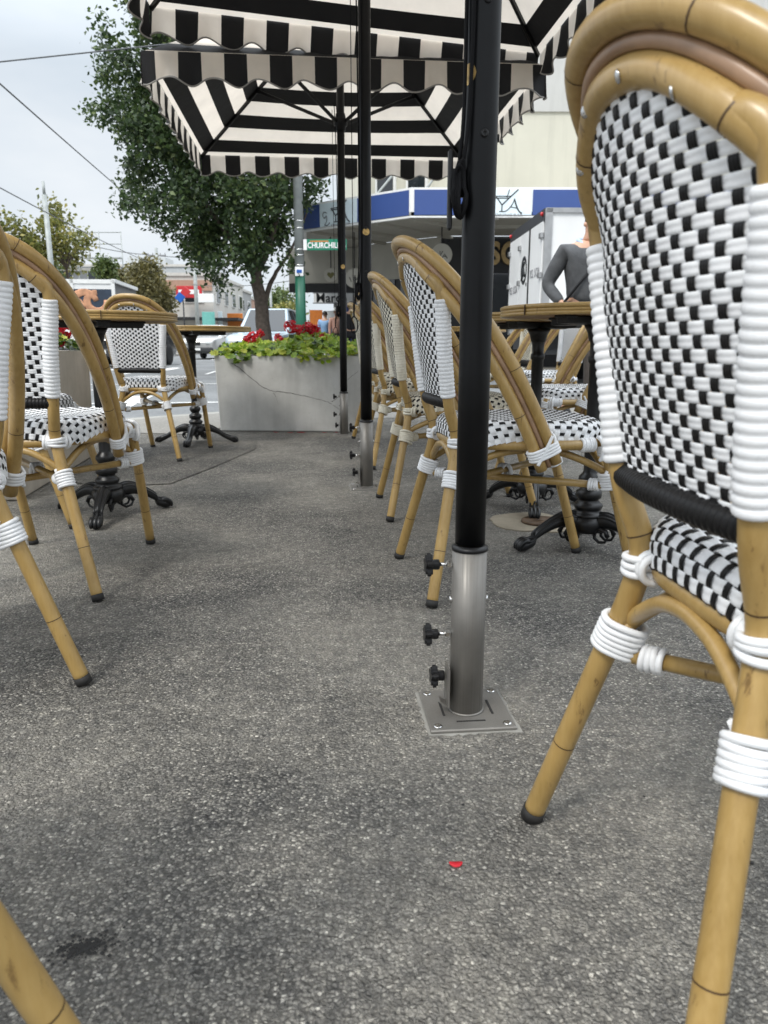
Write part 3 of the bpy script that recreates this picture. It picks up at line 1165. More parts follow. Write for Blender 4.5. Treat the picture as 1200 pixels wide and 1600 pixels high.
# ================================================================== BISTRO TABLES
def make_table(label, x, y, r, nf, fr, rot, h=.748):
    root = empty('bistro_table', (x, y, 0), R(rot), label, 'table', 'round bamboo edged bistro tables')
    mb = MB()
    mb.lathe([(0, h - .027), (r - .012, h - .027), (r - .012, h - .003), (r - .03, h), (0, h)], 64, cap=False)
    mb.build('table_top', M['wood'], root)
    mb = MB()
    for z, rr in ((h - .006, .0064), (h - .0165, .0050), (h - .0255, .0060)):
        mb.tube([((r - .008) * math.cos(2 * PI * k / 72), (r - .008) * math.sin(2 * PI * k / 72), z) for k in range(72)], rr, 10, closed=True)
    for k in range(3):
        a = 2 * PI * k / 3 + .3
        p, q = Vector(((r - .001) * math.cos(a), (r - .001) * math.sin(a), h - .016)), 0
        mb.box(p, (.004, .003, .028), 1, Matrix.Rotation(a, 3, 'Z'))
    mb.build('bamboo_edge', [M['bamboo'], M['nodeline']], root)
    mb = MB()
    for k in range(2):
        a = k * PI / 2 + .4
        mb.box((0, 0, h - .040), (r * 1.15, .042, .024), 0, Matrix.Rotation(a, 3, 'Z'), .004)
        for s in (-1, 1):
            q = Matrix.Rotation(a, 3, 'Z') @ Vector((s * r * .52, 0, 0))
            mb.box((q.x, q.y, h - .031), (.05, .05, .008), 0, Matrix.Rotation(a, 3, 'Z'), .003)
    mb.lathe([(.028, h - .10), (.034, h - .075), (.046, h - .052)], 20)
    mb.build('top_bracket', M['iron'], root)
    prof = [(.052, .105), (.054, .112), (.048, .118), (.038, .124), (.042, .130), (.046, .140), (.040, .148), (.030, .156), (.033, .162), (.040, .166), (.040, .186), (.030, .192),
            (.024, .200), (.030, .208), (.036, .220), (.034, .232), (.024, .242), (.021, .250), (.0215, .30), (.022, .44), (.0225, .58), (.027, .585), (.027, .60), (.022, .606), (.024, .64), (.028, h - .09), (.026, h - .05)]
    MB().lathe(prof, 28).build('column', M['iron'], root)
    MB().lathe([(.030, .050), (.052, .058), (.060, .075), (.060, .090), (.053, .106)], 28).build('hub', M['iron'], root)
    for k in range(nf):
        a = 2 * PI * k / nf
        mb = MB()
        pr = [(.035, .088), (.07, .098), (.105, .093), (.145, .074), (.18, .050), (fr - .03, .033), (fr, .022), (fr + .018, .014)]
        wd = [.026, .025, .022, .0185, .017, .018, .023, .013]
        hh = [.030, .027, .022, .018, .016, .017, .020, .011]
        path = [Vector((p[0] * math.cos(a), p[0] * math.sin(a), p[1])) for p in pr]
        side = Vector((-math.sin(a), math.cos(a), 0))
        q = cr(path, 4)
        vs = []
        n = 12
        for i, p in enumerate(q):
            f = i / (len(q) - 1) * (len(pr) - 1)
            j = min(int(f), len(pr) - 2)
            W = wd[j] + (wd[j + 1] - wd[j]) * (f - j); H = hh[j] + (hh[j + 1] - hh[j]) * (f - j)
            for m in range(n):
                t = 2 * PI * m / n
                z = max(.002, p.z + math.sin(t) * H)
                vs.append(Vector((p.x, p.y, z)) + side * math.cos(t) * W)
        fs = [(i * n + m, i * n + (m + 1) % n, (i + 1) * n + (m + 1) % n, (i + 1) * n + m) for i in range(len(q) - 1) for m in range(n)]
        mb.add(vs, fs + [tuple(range(n - 1, -1, -1)), tuple((len(q) - 1) * n + m for m in range(n))], 0, True)
        rad = Vector((math.cos(a), math.sin(a), 0))
        # raised spine, scroll and claws
        mb.tube(cr([p + Vector((0, 0, hh[i] * .92)) for i, p in enumerate(path[:7])], 4), .0055, 8)
        for s in (-1, 1):
            mb.tube(cr([p + side * s * wd[i] * .78 + Vector((0, 0, hh[i] * .5)) for i, p in enumerate(path[:7])], 4), .0042, 7)
            sc_ = [rad * (.062 + .024 * math.cos(t * .9)) + side * s * .020 + Vector((0, 0, .052 + .022 * math.sin(t * .9))) for t in range(9)]
            mb.tube(sc_, [.008 - .0006 * t for t in range(9)], 8)
        for s in (-1.1, 0, 1.1):
            c0 = rad * (fr - .012) + side * s * .0125 + Vector((0, 0, .035))
            mb.tube(cr([c0, c0 + rad * .016 + Vector((0, 0, .002)), c0 + rad * .033 + Vector((0, 0, -.012)), c0 + rad * .036 + Vector((0, 0, -.027))], 4), [.0085, .0088, .009, .009, .0092, .0094, .0096, .0092, .0086, .0076, .0066, .0056, .004], 9)
        mb.build('claw_foot', M['iron'], root)
    return root

TABLES = [
    (-1.046, 2.752, .295, 3, .215, -82, 'round bistro table at left on a three clawed iron foot'),
    (-1.245, 4.90, .385, 4, .245, 0, 'wider bistro table at left nearest the concrete planter'),
    (.650, 2.300, .30, 3, .215, 194, 'bistro table beside the near right chair, its claw foot on bare asphalt'),
    (.590, 2.900, .30, 3, .215, 22, 'bistro table standing over the rusty cover in the ground'),
    (.52, 5.05, .29, 3, .215, 40, 'small bistro table farthest along the right row'),
]
for (x, y, r, nf, fr, rot, lb) in TABLES:
    make_table(lb, x, y, r, nf, fr, rot)

# ================================================================== UMBRELLAS
def make_umbrella(x, y, label, zrim, half, tilt, yaw=5.5, rise=.70, cleat=True, sag=0., decal=None, loop=True):
    root = empty('patio_umbrella', (x, y, 0), R(yaw), label, 'umbrella', 'striped patio umbrellas in line down the aisle')
    # ground plate
    mb = MB()
    mb.box((0, 0, .004), (.148, .148, .007), 0, None, .002)
    for sx in (-1, 1):
        for sy in (-1, 1):
            mb.lathe([(.0075, .0078), (.0075, .0092), (.004, .0096), (0, .009)], 12, (sx * .060, sy * .060, 0), 1)
    for sx in (-1, 1):
        mb.box((sx * .043, 0, .0079), (.004, .050, .0012), 2)
    mb.box((0, -.047, .0079), (.05, .003, .0012), 2)
    mb.build('ground_plate', [M['steel'], M['chrome'], M['rubber']], root)
    mb = MB()
    mb.lathe([(.0295, .0075), (.0295, .300)], 40)
    mb.lathe([(.0300, .0076), (.0325, .0078), (.0300, .0105)], 40)
    mb.build('steel_sleeve', M['steel'], root)
    MB().lathe([(.0298, .300), (.0308, .3006), (.0308, .3062), (.0265, .3075), (.0255, .309)], 40).build('sleeve_collar', M['knob'], root)
    ztop = zrim + rise
    MB().lathe([(.0252, .312), (.0252, .60), (.0252, 1.2), (.0252, ztop - .02)], 36).build('pole', M['pole'], root)
    # thumb screws on the street side
    for z, brk in ((.275, 0), (.150, 0), (.072, 1)):
        mb = MB()
        rot = Matrix.Rotation(R(-90), 3, 'Y')
        if not brk:
            mb.lathe([(.0035, .029), (.0035, .054)], 12, (0, 0, z), 1, rot)
            mb.lathe([(.006, .030), (.0065, .033), (.0065, .039), (.0045, .040)], 6, (0, 0, z), 1, rot, smooth=False)
        o = .052 if not brk else .040
        mb.lathe([(.0085, o), (.0092, o + .003), (.0085, o + .013), (.011, o + .015)], 14, (0, 0, z), 0, rot)
        star = []
        for k in range(40):
            t = 2 * PI * k / 40
            rr = .0165 + .0042 * math.cos(5 * t)
            star.append((rr * math.cos(t), rr * math.sin(t)))
        m3 = rot
        for k0, (s0, z0, z1) in enumerate(((.86, o + .012, o + .015), (1., o + .015, o + .021), (.82, o + .021, o + .024))):
            mb.prism([(p[0] * s0, p[1] * s0) for p in star], z0, z1 + .0002, 0, rot, (0, 0, z))
        mb.build('thumb_screw', [M['knob'], M['chrome']], root)
    mb = MB()
    mb.box((-.0355, -.008, .058), (.003, .036, .070), 0, None)
    mb.box((-.043, -.008, .026), (.016, .022, .003), 0, Matrix.Rotation(R(35), 3, 'Y'))
    mb.build('latch_bracket', M['steel'], root)
    for a in (-90, 90):
        MB().lathe([(.006, .0285), (.006, .0325), (0, .0345)], 12, (0, 0, .212), 0, Matrix.Rotation(R(a), 3, 'Y')).build('sleeve_bolt', M['chrome'], root)
    # pole screws
    mb = MB()
    for z in (.94, 1.115):
        for a in (-90, 90):
            MB().lathe([(.0058, .0245), (.0058, .0272), (.0045, .0282), (.0022, .0282), (.002, .0268), (0, .0268)], 14, (0, 0, z), 0, Matrix.Rotation(R(a), 3, 'Z') @ Matrix.Rotation(R(90), 3, 'Y')).build('pole_screw', M['knob'], root)
    MB().lathe([(.0058, .0245), (.0058, .0272), (0, .0282)], 14, (0, 0, .94), 0, Matrix.Rotation(R(0), 3, 'Z') @ Matrix.Rotation(R(90), 3, 'Y')).build('pole_screw', M['knob'], root)
    # gold oval decal wrapped on the pole
    if decal:
        zc, ang = decal
        vs, fs = [], []
        n = 20
        vs.append(Vector((.02545 * math.cos(ang), .02545 * math.sin(ang), zc)))
        for k in range(n):
            t = 2 * PI * k / n
            da = .62 * math.cos(t)
            vs.append(Vector((.02545 * math.cos(ang + da), .02545 * math.sin(ang + da), zc + .0145 * math.sin(t))))
        mb = MB()
        m_ = 14
        vs = []
        for i in range(7):
            for k in range(m_):
                t = 2 * PI * k / m_
                rr = i / 6
                da = .62 * rr * math.cos(t)
                vs.append(Vector((.0256 * math.cos(ang + da), .0256 * math.sin(ang + da), zc + .0145 * rr * math.sin(t))))
        fs = [(i * m_ + k, i * m_ + (k + 1) % m_, (i + 1) * m_ + (k + 1) % m_, (i + 1) * m_ + k) for i in range(6) for k in range(m_)]
        mb.add(vs, fs, 0, True)
        mb.build('oval_decal', M['gold'], root)
    # cleat with coiled cord on the street side
    zc = .87
    mb = MB()
    mb.box((-.046, -.004, zc - .005), (.007, .012, .115), 0, None, .003)
    mb.box((-.036, -.004, zc + .005), (.026, .014, .040), 0, None, .003)
    mb.build('cord_cleat', M['knob'], root)
    mb = MB()
    rg = random.Random(5)
    for k in range(6):
        pts = []
        ox, oy = rg.uniform(-.004, .006), rg.uniform(-.014, .006)
        hgt, wd = rg.uniform(.026, .042), rg.uniform(.004, .009)
        for j in range(24):
            t = 2 * PI * j / 24
            pts.append(Vector((-.0335 + ox * .6 + wd * math.cos(t) * (1.3 if math.sin(t) < 0 else .8), -.012 + oy + .004 * math.sin(3 * t), zc - .005 + hgt * math.sin(t))))
        mb.tube(pts, .0031, 7, closed=True)
    mb.tube(cr([(-.034, -.012, zc + .035), (-.030, -.016, zc + .09), (-.0275, -.010, 1.1), (-.0275, -.006, 1.5), (-.034, -.004, zrim - .12), (-.042, 0, zrim + .1)], 6), .0030, 7)
    mb.tube(cr([(-.029, -.020, zc + .035), (-.022, -.022, zc + .12), (-.018, -.0235, 1.25), (-.015, -.025, zrim - .2), (-.03, -.03, zrim + .1)], 6), .0030, 7)
    if loop:
        mb.tube([(-.056, -.012, zrim + .05), (-.054, -.014, zc - .12)], .0016, 6)
    lp = []
    loop_z = zc - .150
    for j in range(20):
        t = 2 * PI * j / 20
        lp.append(Vector((-.052 + .016 * math.sin(t) * (1 + .0 * t), -.014, zc - .150 + .034 * math.cos(t))))
    if loop:
        mb.tube(lp, .0024, 6, closed=True)
        mb.tube([(-.052, -.014, zc - .116), (-.047, -.012, zc - .03)], .0028, 6)
    mb.build('pulley_cord', M['rope'], root)
    # runner hub and crown
    zh = zrim - .02
    MB().lathe([(.028, zh - .055), (.033, zh - .05), (.033, zh - .03), (.044, zh - .022), (.046, zh + .012), (.036, zh + .02), (.030, zh + .05), (.028, zh + .052)], 24).build('runner_hub', M['pole'], root)
    mb = MB()
    mb.lathe([(.030, ztop - .055), (.045, ztop - .045), (.045, ztop - .02), (.02, ztop + .0), (.012, ztop + .03), (0, ztop + .04)], 20)
    mb.build('crown', M['pole'], root)
    T = Matrix.Rotation(R(tilt), 3, 'Y')
    base = Vector((0, 0, zrim))
    def loc(p):
        return T @ (Vector(p) - base) + base
    corners = [Vector((sx * half, sy * half, zrim)) for sx, sy in ((-1, -1), (1, -1), (1, 1), (-1, 1))]
    apex = Vector((0, 0, ztop))
    for c in corners:
        mb = MB()
        a, b = loc(apex.lerp(c, .03) - Vector((0, 0, .018))), loc(apex.lerp(c, .995) - Vector((0, 0, .018)))
        d = (b - a).normalized()
        rot = d.to_track_quat('X', 'Z').to_matrix()
        mb.box((a + b) / 2, ((b - a).length, .017, .026), 0, rot, .003)
        rib = mb.build('rib', M['pole'], root)
        mb = MB()
        j = loc(apex.lerp(c, .53) - Vector((0, 0, .034)))
        h0 = Vector((c.x, c.y, 0)).normalized() * .04 + Vector((0, 0, zh - .004))
        d = (j - h0).normalized()
        rot = d.to_track_quat('X', 'Z').to_matrix()
        mb.box((j + h0) / 2, ((j - h0).length, .013, .022), 0, rot, .002)
        mb.build('strut', M['pole'], rib)
        mb = MB()
        mb.box(j, (.035, .024, .03), 0, rot, .003)
        mb.build('strut_joint', M['pole'], rib)
    # canopy: four sewn triangles of striped canvas
    mb = MB()
    SW = .1135
    for e in range(4):
        c0, c1 = corners[e], corners[(e + 1) % 4]
        mid = (c0 + c1) / 2
        slope = (apex - mid).length
        edges = [0., .030]
        while edges[-1] < slope:
            edges.append(edges[-1] + SW)
        edges[-1] = slope
        for k in range(len(edges) - 1):
            f0, f1 = edges[k] / slope, min(1, edges[k + 1] / slope)
            cols = 10
            rows = 2
            vs = []
            for r_ in range(rows + 1):
                f = f0 + (f1 - f0) * r_ / rows
                for q in range(cols + 1):
                    u = q / cols
                    p = c0.lerp(c1, u).lerp(apex, f)
                    dz = -.030 * math.sin(PI * u) * math.sin(PI * min(1, f * 1.1)) * (1 - f) + sag * math.sin(PI * u) * (1 - f)
                    vs.append(loc(p + Vector((0, 0, dz))))
            fs = [(r_ * (cols + 1) + q, r_ * (cols + 1) + q + 1, (r_ + 1) * (cols + 1) + q + 1, (r_ + 1) * (cols + 1) + q) for r_ in range(rows) for q in range(cols)]
            mb.add(vs, fs, k % 2, True)
    can = mb.build('canopy', [M['fab_white'], M['fab_black']], root)
    # scalloped valances
    rg = random.Random(int(x * 100) + 11)
    for e in range(4):
        c0, c1 = corners[e], corners[(e + 1) % 4]
        ln = (c1 - c0).length
        d = (c1 - c0).normalized()
        outw = Vector((d.y, -d.x, 0))
        SV = .1155
        ph = .42 if e % 2 == 0 else .3
        nst = int(ln / SV + ph) + 2
        ph1, ph2 = rg.uniform(0, 6), rg.uniform(0, 6)
        def vpt(s_, f):
            # s_ along the edge in metres, f 0 top .. 1 bottom
            cyc = (s_ / SV + ph) % 2.0           # 0..1 black, 1..2 white
            sc_h = .137 + .020 * math.cos(PI * (cyc - .5))
            amp = (.004 + .011 * f) * f
            wob = amp * (math.sin(s_ * 27 + ph1) + .7 * math.sin(s_ * 51 + ph2)) + .008 * f
            return loc(c0 + d * s_ + outw * (.004 + wob) + Vector((0, 0, .004 - sc_h * f + sag * math.sin(PI * s_ / ln))))
        mb = MB()
        bottom = []
        bnd = [0.]
        k = 1
        while True:
            s1 = (k - ph) * SV
            if s1 >= ln - .004:
                break
            if s1 > .004:
                bnd.append(s1)
            k += 1
        bnd.append(ln)
        for i in range(len(bnd) - 1):
            s0, s1 = bnd[i], bnd[i + 1]
            m_ = int(math.floor(((s0 + s1) / 2) / SV + ph)) % 2
            cols = 8
            vs = []
            for r_ in range(5):
                for q in range(cols + 1):
                    vs.append(vpt(s0 + (s1 - s0) * q / cols, r_ / 4))
            fs = [(r_ * (cols + 1) + q, r_ * (cols + 1) + q + 1, (r_ + 1) * (cols + 1) + q + 1, (r_ + 1) * (cols + 1) + q) for r_ in range(4) for q in range(cols)]
            mb.add(vs, fs, 1 if m_ == 0 else 0, True)
            bottom += [vpt(s0 + (s1 - s0) * q / cols, 1.) for q in range(cols)]
        bottom.append(vpt(ln, 1.))
        va = mb.build('valance', [M['fab_white'], M['fab_black']], root)
        MB().tube(bottom, .0042, 6).build('piping', M['piping'], va)
    return root

make_umbrella(.145, 1.205, 'striped umbrella on the nearest black pole in a steel ground sleeve', 2.16, 1.03, 2, decal=(1.022, R(-158)), rise=.70, loop=False)
make_umbrella(-.079, 3.315, 'striped umbrella on the second pole, its tilted canopy cut by the top edge', 2.24, 1.02, 4.2, decal=(1.10, R(-86)), rise=.70)
make_umbrella(-.286, 5.314, 'striped umbrella on the far pole before the planter, whole underside showing', 2.085, 1.05, 0, decal=(1.155, R(-80)), rise=.74)

# ================================================================== PLANTERS
def geranium_leaf(mb, c, n, r, rg, mat=0):
    """one lobed round leaf, a shallow cup"""
    n = n.normalized()
    u = n.orthogonal().normalized()
    u = Matrix.Rotation(rg.uniform(0, 6.28), 3, n) @ u
    v = n.cross(u)
    vs = [Vector(c)]
    K = 14
    for k in range(K):
        t = 2 * PI * k / K
        rr = r * (1 + .14 * math.cos(7 * t)) * (1 - .35 * math.exp(-((t - PI) / .3) ** 2))
        vs.append(Vector(c) + u * rr * math.cos(t) + v * rr * math.sin(t) + n * (r * (.22 + .10 * math.cos(7 * t + 1))))
    mb.add(vs, [(0, 1 + k, 1 + (k + 1) % K) for k in range(K)], mat, False)

def flower_head(name, c, r, root, rg, stem_to):
    mb = MB()
    for k in range(46):
        d = Vector((rg.gauss(0, 1), rg.gauss(0, 1), rg.gauss(.25, 1))).normalized()
        p = Vector(c) + d * r * rg.uniform(.6, 1.05)
        u = d.orthogonal().normalized()
        u = Matrix.Rotation(rg.uniform(0, 6.28), 3, d) @ u
        v = d.cross(u)
        q = r * rg.uniform(.26, .42)
        up = d * q * .35
        mb.add([p, p + u * q + up, p + (u * .4 + v) * q + up * .6, p - u * q * .5 + v * q * .5 + up, p - u * q * .7 - v * q * .6 + up * .7, p + u * .3 * q - v * q + up],
               [(0, 1, 2), (0, 2, 3), (0, 3, 4), (0, 4, 5), (0, 5, 1)], 0)
    o = mb.build(name, M['petal'], root)
    MB().tube(cr([stem_to, (Vector(stem_to) + Vector(c)) / 2 + Vector((rg.uniform(-.02, .02), rg.uniform(-.02, .02), 0)), Vector(c)], 4), .0035, 6).build('stalk', M['stalk'], o)
    return o

# concrete planter beyond the far umbrella
pl = empty('concrete_planter', (-.66, 5.90, 0), R(-4), 'cracked grey concrete planter trough standing behind the far umbrella pole', 'planter')
mb = MB()
W2, D2, HH, TH = .56, .38, .555, .05
def frustum_box(mb, w0, d0, w1, d1, z0, z1):
    vs = [(-w0, -d0, z0), (w0, -d0, z0), (w0, d0, z0), (-w0, d0, z0), (-w1, -d1, z1), (w1, -d1, z1), (w1, d1, z1), (-w1, d1, z1)]
    mb.add(vs, [(0, 3, 2, 1), (0, 1, 5, 4), (1, 2, 6, 5), (2, 3, 7, 6), (3, 0, 4, 7)])
    n1, n2 = w1 - TH, d1 - TH
    vs2 = [(-w1, -d1, z1), (w1, -d1, z1), (w1, d1, z1), (-w1, d1, z1), (-n1, -n2, z1), (n1, -n2, z1), (n1, n2, z1), (-n1, n2, z1), (-n1, -n2, z1 - .09), (n1, -n2, z1 - .09), (n1, n2, z1 - .09), (-n1, n2, z1 - .09)]
    mb.add(vs2, [(0, 1, 5, 4), (1, 2, 6, 5), (2, 3, 7, 6), (3, 0, 4, 7), (4, 5, 9, 8), (5, 6, 10, 9), (6, 7, 11, 10), (7, 4, 8, 11)])
frustum_box(mb, W2 - .012, D2 - .012, W2 + .006, D2 + .006, .002, HH)
body = mb.build('trough', M['concrete'], pl)
bv = body.modifiers.new('edge', 'BEVEL'); bv.width = .008; bv.segments = 2
mb = MB()
mb.box((0, 0, HH - .085), (W2 * 1.8, D2 * 1.7, .05))
mb.build('soil', M['soil'], pl)
# the cracks, thin dark grooves on the front face
def face_y(z):
    return -(D2 - .012 + .018 * z / HH) - .0008
def crack(pts, wd):
    mb = MB()
    q = cr([(x, 0, z) for x, z in pts], 5)
    rgc = random.Random(len(pts))
    a, b = [], []
    for i, p in enumerate(q):
        ww = wd * rgc.uniform(.45, 1.2) * (1 - .6 * i / len(q))
        jz = rgc.uniform(-.0035, .0035)
        a.append((p.x, face_y(p.z), p.z + jz + ww)); b.append((p.x, face_y(p.z), p.z + jz - ww))
    n = len(q)
    mb.add(a + b, [(i, i + 1, n + i + 1, n + i) for i in range(n - 1)])
    return mb.build('crack', M['soil'], pl)
crack([(-.44, .505), (-.38, .47), (-.29, .39), (-.20, .325), (-.13, .30), (-.06, .296), (.03, .280), (.12, .262), (.19, .245), (.27, .225)], .0028)
crack([(-.135, .290), (-.115, .262), (-.105, .225), (-.10, .195)], .0026)
crack([(.30, .225), (.34, .25), (.37, .30), (.40, .36), (.44, .40), (.50, .45)], .0026)
crack([(.27, .225), (.32, .195), (.36, .165)], .0020)
rg = random.Random(21)
mb = MB()
for k in range(1700):
    x = rg.uniform(-.57, .57)
    yy = rg.uniform(-.40, .38)
    # three mounds, overhanging the front rim in places
    mound = .055 + .075 * math.exp(-((x - .03) / .17) ** 2) + .055 * math.exp(-((x - .25) / .14) ** 2) + .035 * math.exp(-((x + .36) / .16) ** 2) + .03 * math.exp(-((x - .5) / .1) ** 2)
    z = HH + mound * (1 - (yy / .46) ** 2) * rg.uniform(.25, 1.25)
    if yy < -.33:
        over = math.exp(-((x + .38) / .08) ** 2) + math.exp(-((x - .06) / .05) ** 2) + math.exp(-((x - .26) / .10) ** 2)
        if over > .35:
            z = HH + rg.uniform(-.055, .05) * over
            yy -= .03
        else:
            z = HH + rg.uniform(.005, .05)
    n = Vector((rg.gauss(0, .5), rg.gauss(-.6, .5), 1))
    geranium_leaf(mb, (x, yy, z), n, rg.uniform(.016, .033), rg, 0 if rg.random() < .92 else 1)
mb.build('foliage', [M['geranium'], M['geranium_dark']], pl)
for (x, yy, z, r) in ((-.345, -.08, .655, .040), (-.30, -.02, .685, .030), (-.385, -.12, .64, .026), (-.34, -.16, .615, .022), (-.175, .05, .655, .030), (-.14, -.02, .63, .028), (-.11, .1, .62, .026),
                      (-.06, -.02, .735, .046), (-.015, .05, .715, .038), (.03, -.04, .700, .036), (.075, -.02, .730, .040), (.105, .04, .715, .034), (.145, -.06, .720, .032), (.10, .0, .68, .03), (.20, -.1, .655, .032), (.175, .03, .645, .024), (.50, -.05, .64, .036), (.46, .02, .62, .024)):
    flower_head('flower_head', (x, yy, z + .035), r * 1.02, pl, rg, (x + rg.uniform(-.03, .03), yy + rg.uniform(-.02, .04), HH + .02))

# tan planter at the left
pl2 = empty('concrete_planter', (-1.875, 3.64, 0), R(8), 'long tan concrete planter behind the left hand chairs', 'planter')
mb = MB()
TH = .045
frustum_box(mb, .265, .66, .275, .67, .002, .605)
body = mb.build('trough', M['concrete2'], pl2)
bv = body.modifiers.new('edge', 'BEVEL'); bv.width = .008; bv.segments = 2
mb = MB()
mb.box((0, 0, .52), (.46, 1.25, .05))
mb.build('soil', M['soil'], pl2)
mb = MB()
rg = random.Random(5)
for k in range(620):
    x, yy = rg.uniform(-.28, .28), rg.uniform(-.66, .66)
    z = .605 + (.03 + .07 * rg.random()) * (1 - (x / .34) ** 2) + (.05 * math.sin(yy * 7) if yy > -.5 else 0) * .5
    geranium_leaf(mb, (x, yy, z), Vector((rg.gauss(.2, .5), rg.gauss(-.2, .5), 1)), rg.uniform(.02, .036), rg, 0 if rg.random() < .7 else 1)
mb.build('foliage', [M['geranium_dark'], M['geranium']], pl2)
for k in range(16):
    x, yy = rg.uniform(-.1, .24), -.6 + 1.25 * k / 15
    flower_head('flower_head', (x, yy, rg.uniform(.68, .80)), rg.uniform(.026, .042), pl2, rg, (x, yy, .62))

# chipped bedding round the umbrella ground plates
rg = random.Random(77)
for (ux, uy) in ((.145, 1.205), (-.079, 3.315), (-.286, 5.314)):
    poly = []
    ca, sa = math.cos(R(5.5)), math.sin(R(5.5))
    for k in range(72):
        t = 2 * PI * k / 72
        q = .0765 / max(abs(math.cos(t)), abs(math.sin(t))) + abs(rg.gauss(0, .0030)) + .0005
        x, y = q * math.cos(t), q * math.sin(t)
        poly.append((ux + ca * x - sa * y, uy + sa * x + ca * y))
    mb = MB()
    mb.prism(poly, -.02, .0016)
    tag(mb.build('plate_bedding', M['kerb']), kind='structure')

for (x, yy, z, q) in ((.20, .20, .70, .042), (.22, .30, .725, .045), (.16, .12, .69, .036), (.235, .38, .70, .035), (.24, .24, .655, .03)):
    flower_head('flower_head', (x, yy, z), q, pl2, rg, (x - .02, yy, .61))
# fallen petals
def petal(name, x, y, r, lb, grp=None, z=.001):
    mb = MB()
    K = 12
    pts = []
    for k in range(K):
        t = 2 * PI * k / K
        pts.append((x + r * math.cos(t) * 1.3, y + r * .75 * math.sin(t), z + .0016 + .0030 * abs(math.cos(t)) ** 2))
    lo = [(p[0], p[1], p[2] - .001) for p in pts]
    c = [(x, y, z + .0012), (x, y, z + .0002)]
    vs = pts + lo + c
    fs = [(2 * K, k, (k + 1) % K) for k in range(K)] + [(2 * K + 1, K + (k + 1) % K, K + k) for k in range(K)] + [(k, K + k, K + (k + 1) % K, (k + 1) % K) for k in range(K)]
    mb.add(vs, fs, 0, True)
    return tag(mb.build(name, M['petal']), lb, 'petal', grp)
petal('fallen_petal', .090, .806, .0066, 'single bright red petal lying on the open asphalt in the foreground')['label']
for o_ in bpy.data.objects:
    if o_.name == 'fallen_petal':
        o_.data.materials[0] = M['petal_bright']
for i, (x, y, r) in enumerate(((-.80, 5.47, .015), (-.69, 5.45, .016), (-.62, 5.475, .020), (-.595, 5.45, .014), (-.44, 5.46, .012), (-.35, 5.46, .010))):
    petal('fallen_petal', x, y, r, 'red petal fallen at the foot of the cracked grey planter', 'petals fallen below the concrete planter', .002)

# rough mortar patch with the rusty cover
mb = MB()
rg = random.Random(2)
poly = []
for k in range(48):
    t = 2 * PI * k / 48
    rr = 1 + .07 * math.sin(5 * t + 1) + .05 * rg.uniform(-1, 1)
    poly.append((.545 + .155 * rr * math.cos(t), 2.64 + .15 * rr * math.sin(t)))
mb.prism(poly, -.02, .0042)
tag(mb.build('mortar_patch', M['mortar']), kind='structure')
mb = MB()
mb.lathe([(.072, .003), (.072, .0095), (.066, .0105), (.060, .0085), (.012, .0085), (.012, .011), (0, .011)], 40)
tag(mb.build('ground_cover', M['rust'], None, (.575, 2.63, .002)), 'round rusty iron cover set in rough mortar under a table', 'cover')
# dirt spilled in the foreground
mb = MB()
rg = random.Random(9)
for k in range(260):
    a = rg.uniform(0, 6.28); d = abs(rg.gauss(0, .011))
    x, y = -.326 + d * math.cos(a) * 1.5 + .5 * d * math.sin(a), .678 + d * math.sin(a)
    r = rg.uniform(.0010, .0030)
    mb.add([(x - r, y, .001), (x, y - r, .001), (x + r, y, .001), (x, y + r, .001), (x, y, .001 + r * rg.uniform(.5, .9))], [(0, 1, 4), (1, 2, 4), (2, 3, 4), (3, 0, 4)])
tag(mb.build('dirt', M['rubber']), kind='stuff')
mb = MB()
for k in range(9):
    x, y = rg.uniform(.05, .55), rg.uniform(.62, 1.0)
    r = rg.uniform(.0018, .0034)
    mb.lathe([(r, .0005), (r * .8, r * .6), (0, r * .8)], 7, (x, y, .0))
tag(mb.build('loose_grit', M['rubber']), kind='stuff')

# ================================================================== CORNER BUILDING
cb = empty('corner_shop_building', (0, 0, 0), 0, 'two storey cream corner building with a blue and white verandah fascia', 'building')
def wall_slab(p, q, z0, z1, th, mat, name, parent, mb=None, out=0.):
    """a wall panel from p to q (plan), th thick behind its visible face"""
    p, q = Vector((p[0], p[1], 0)), Vector((q[0], q[1], 0))
    d = (q - p).normalized()
    n = Vector((d.y, -d.x, 0))           # visible side when walking p -> q with the viewer on the right hand
    p, q = p + n * out, q + n * out
    own = mb is None
    if own:
        mb = MB()
    vs = [p, q, q - n * th, p - n * th]
    mb.add([(v.x, v.y, z0) for v in vs] + [(v.x, v.y, z1) for v in vs], [(0, 3, 2, 1), (4, 5, 6, 7), (0, 1, 5, 4), (1, 2, 6, 5), (2, 3, 7, 6), (3, 0, 4, 7)])
    return mb.build(name, mat, parent) if own else mb
V0, V1 = (.62, 18.0), (-2.1, 20.2)
VZ0, VZ1 = 3.47, 4.115
B0, B1, B2 = (1.65, 21.3), (-.75, 23.3), (-9.5, 108)
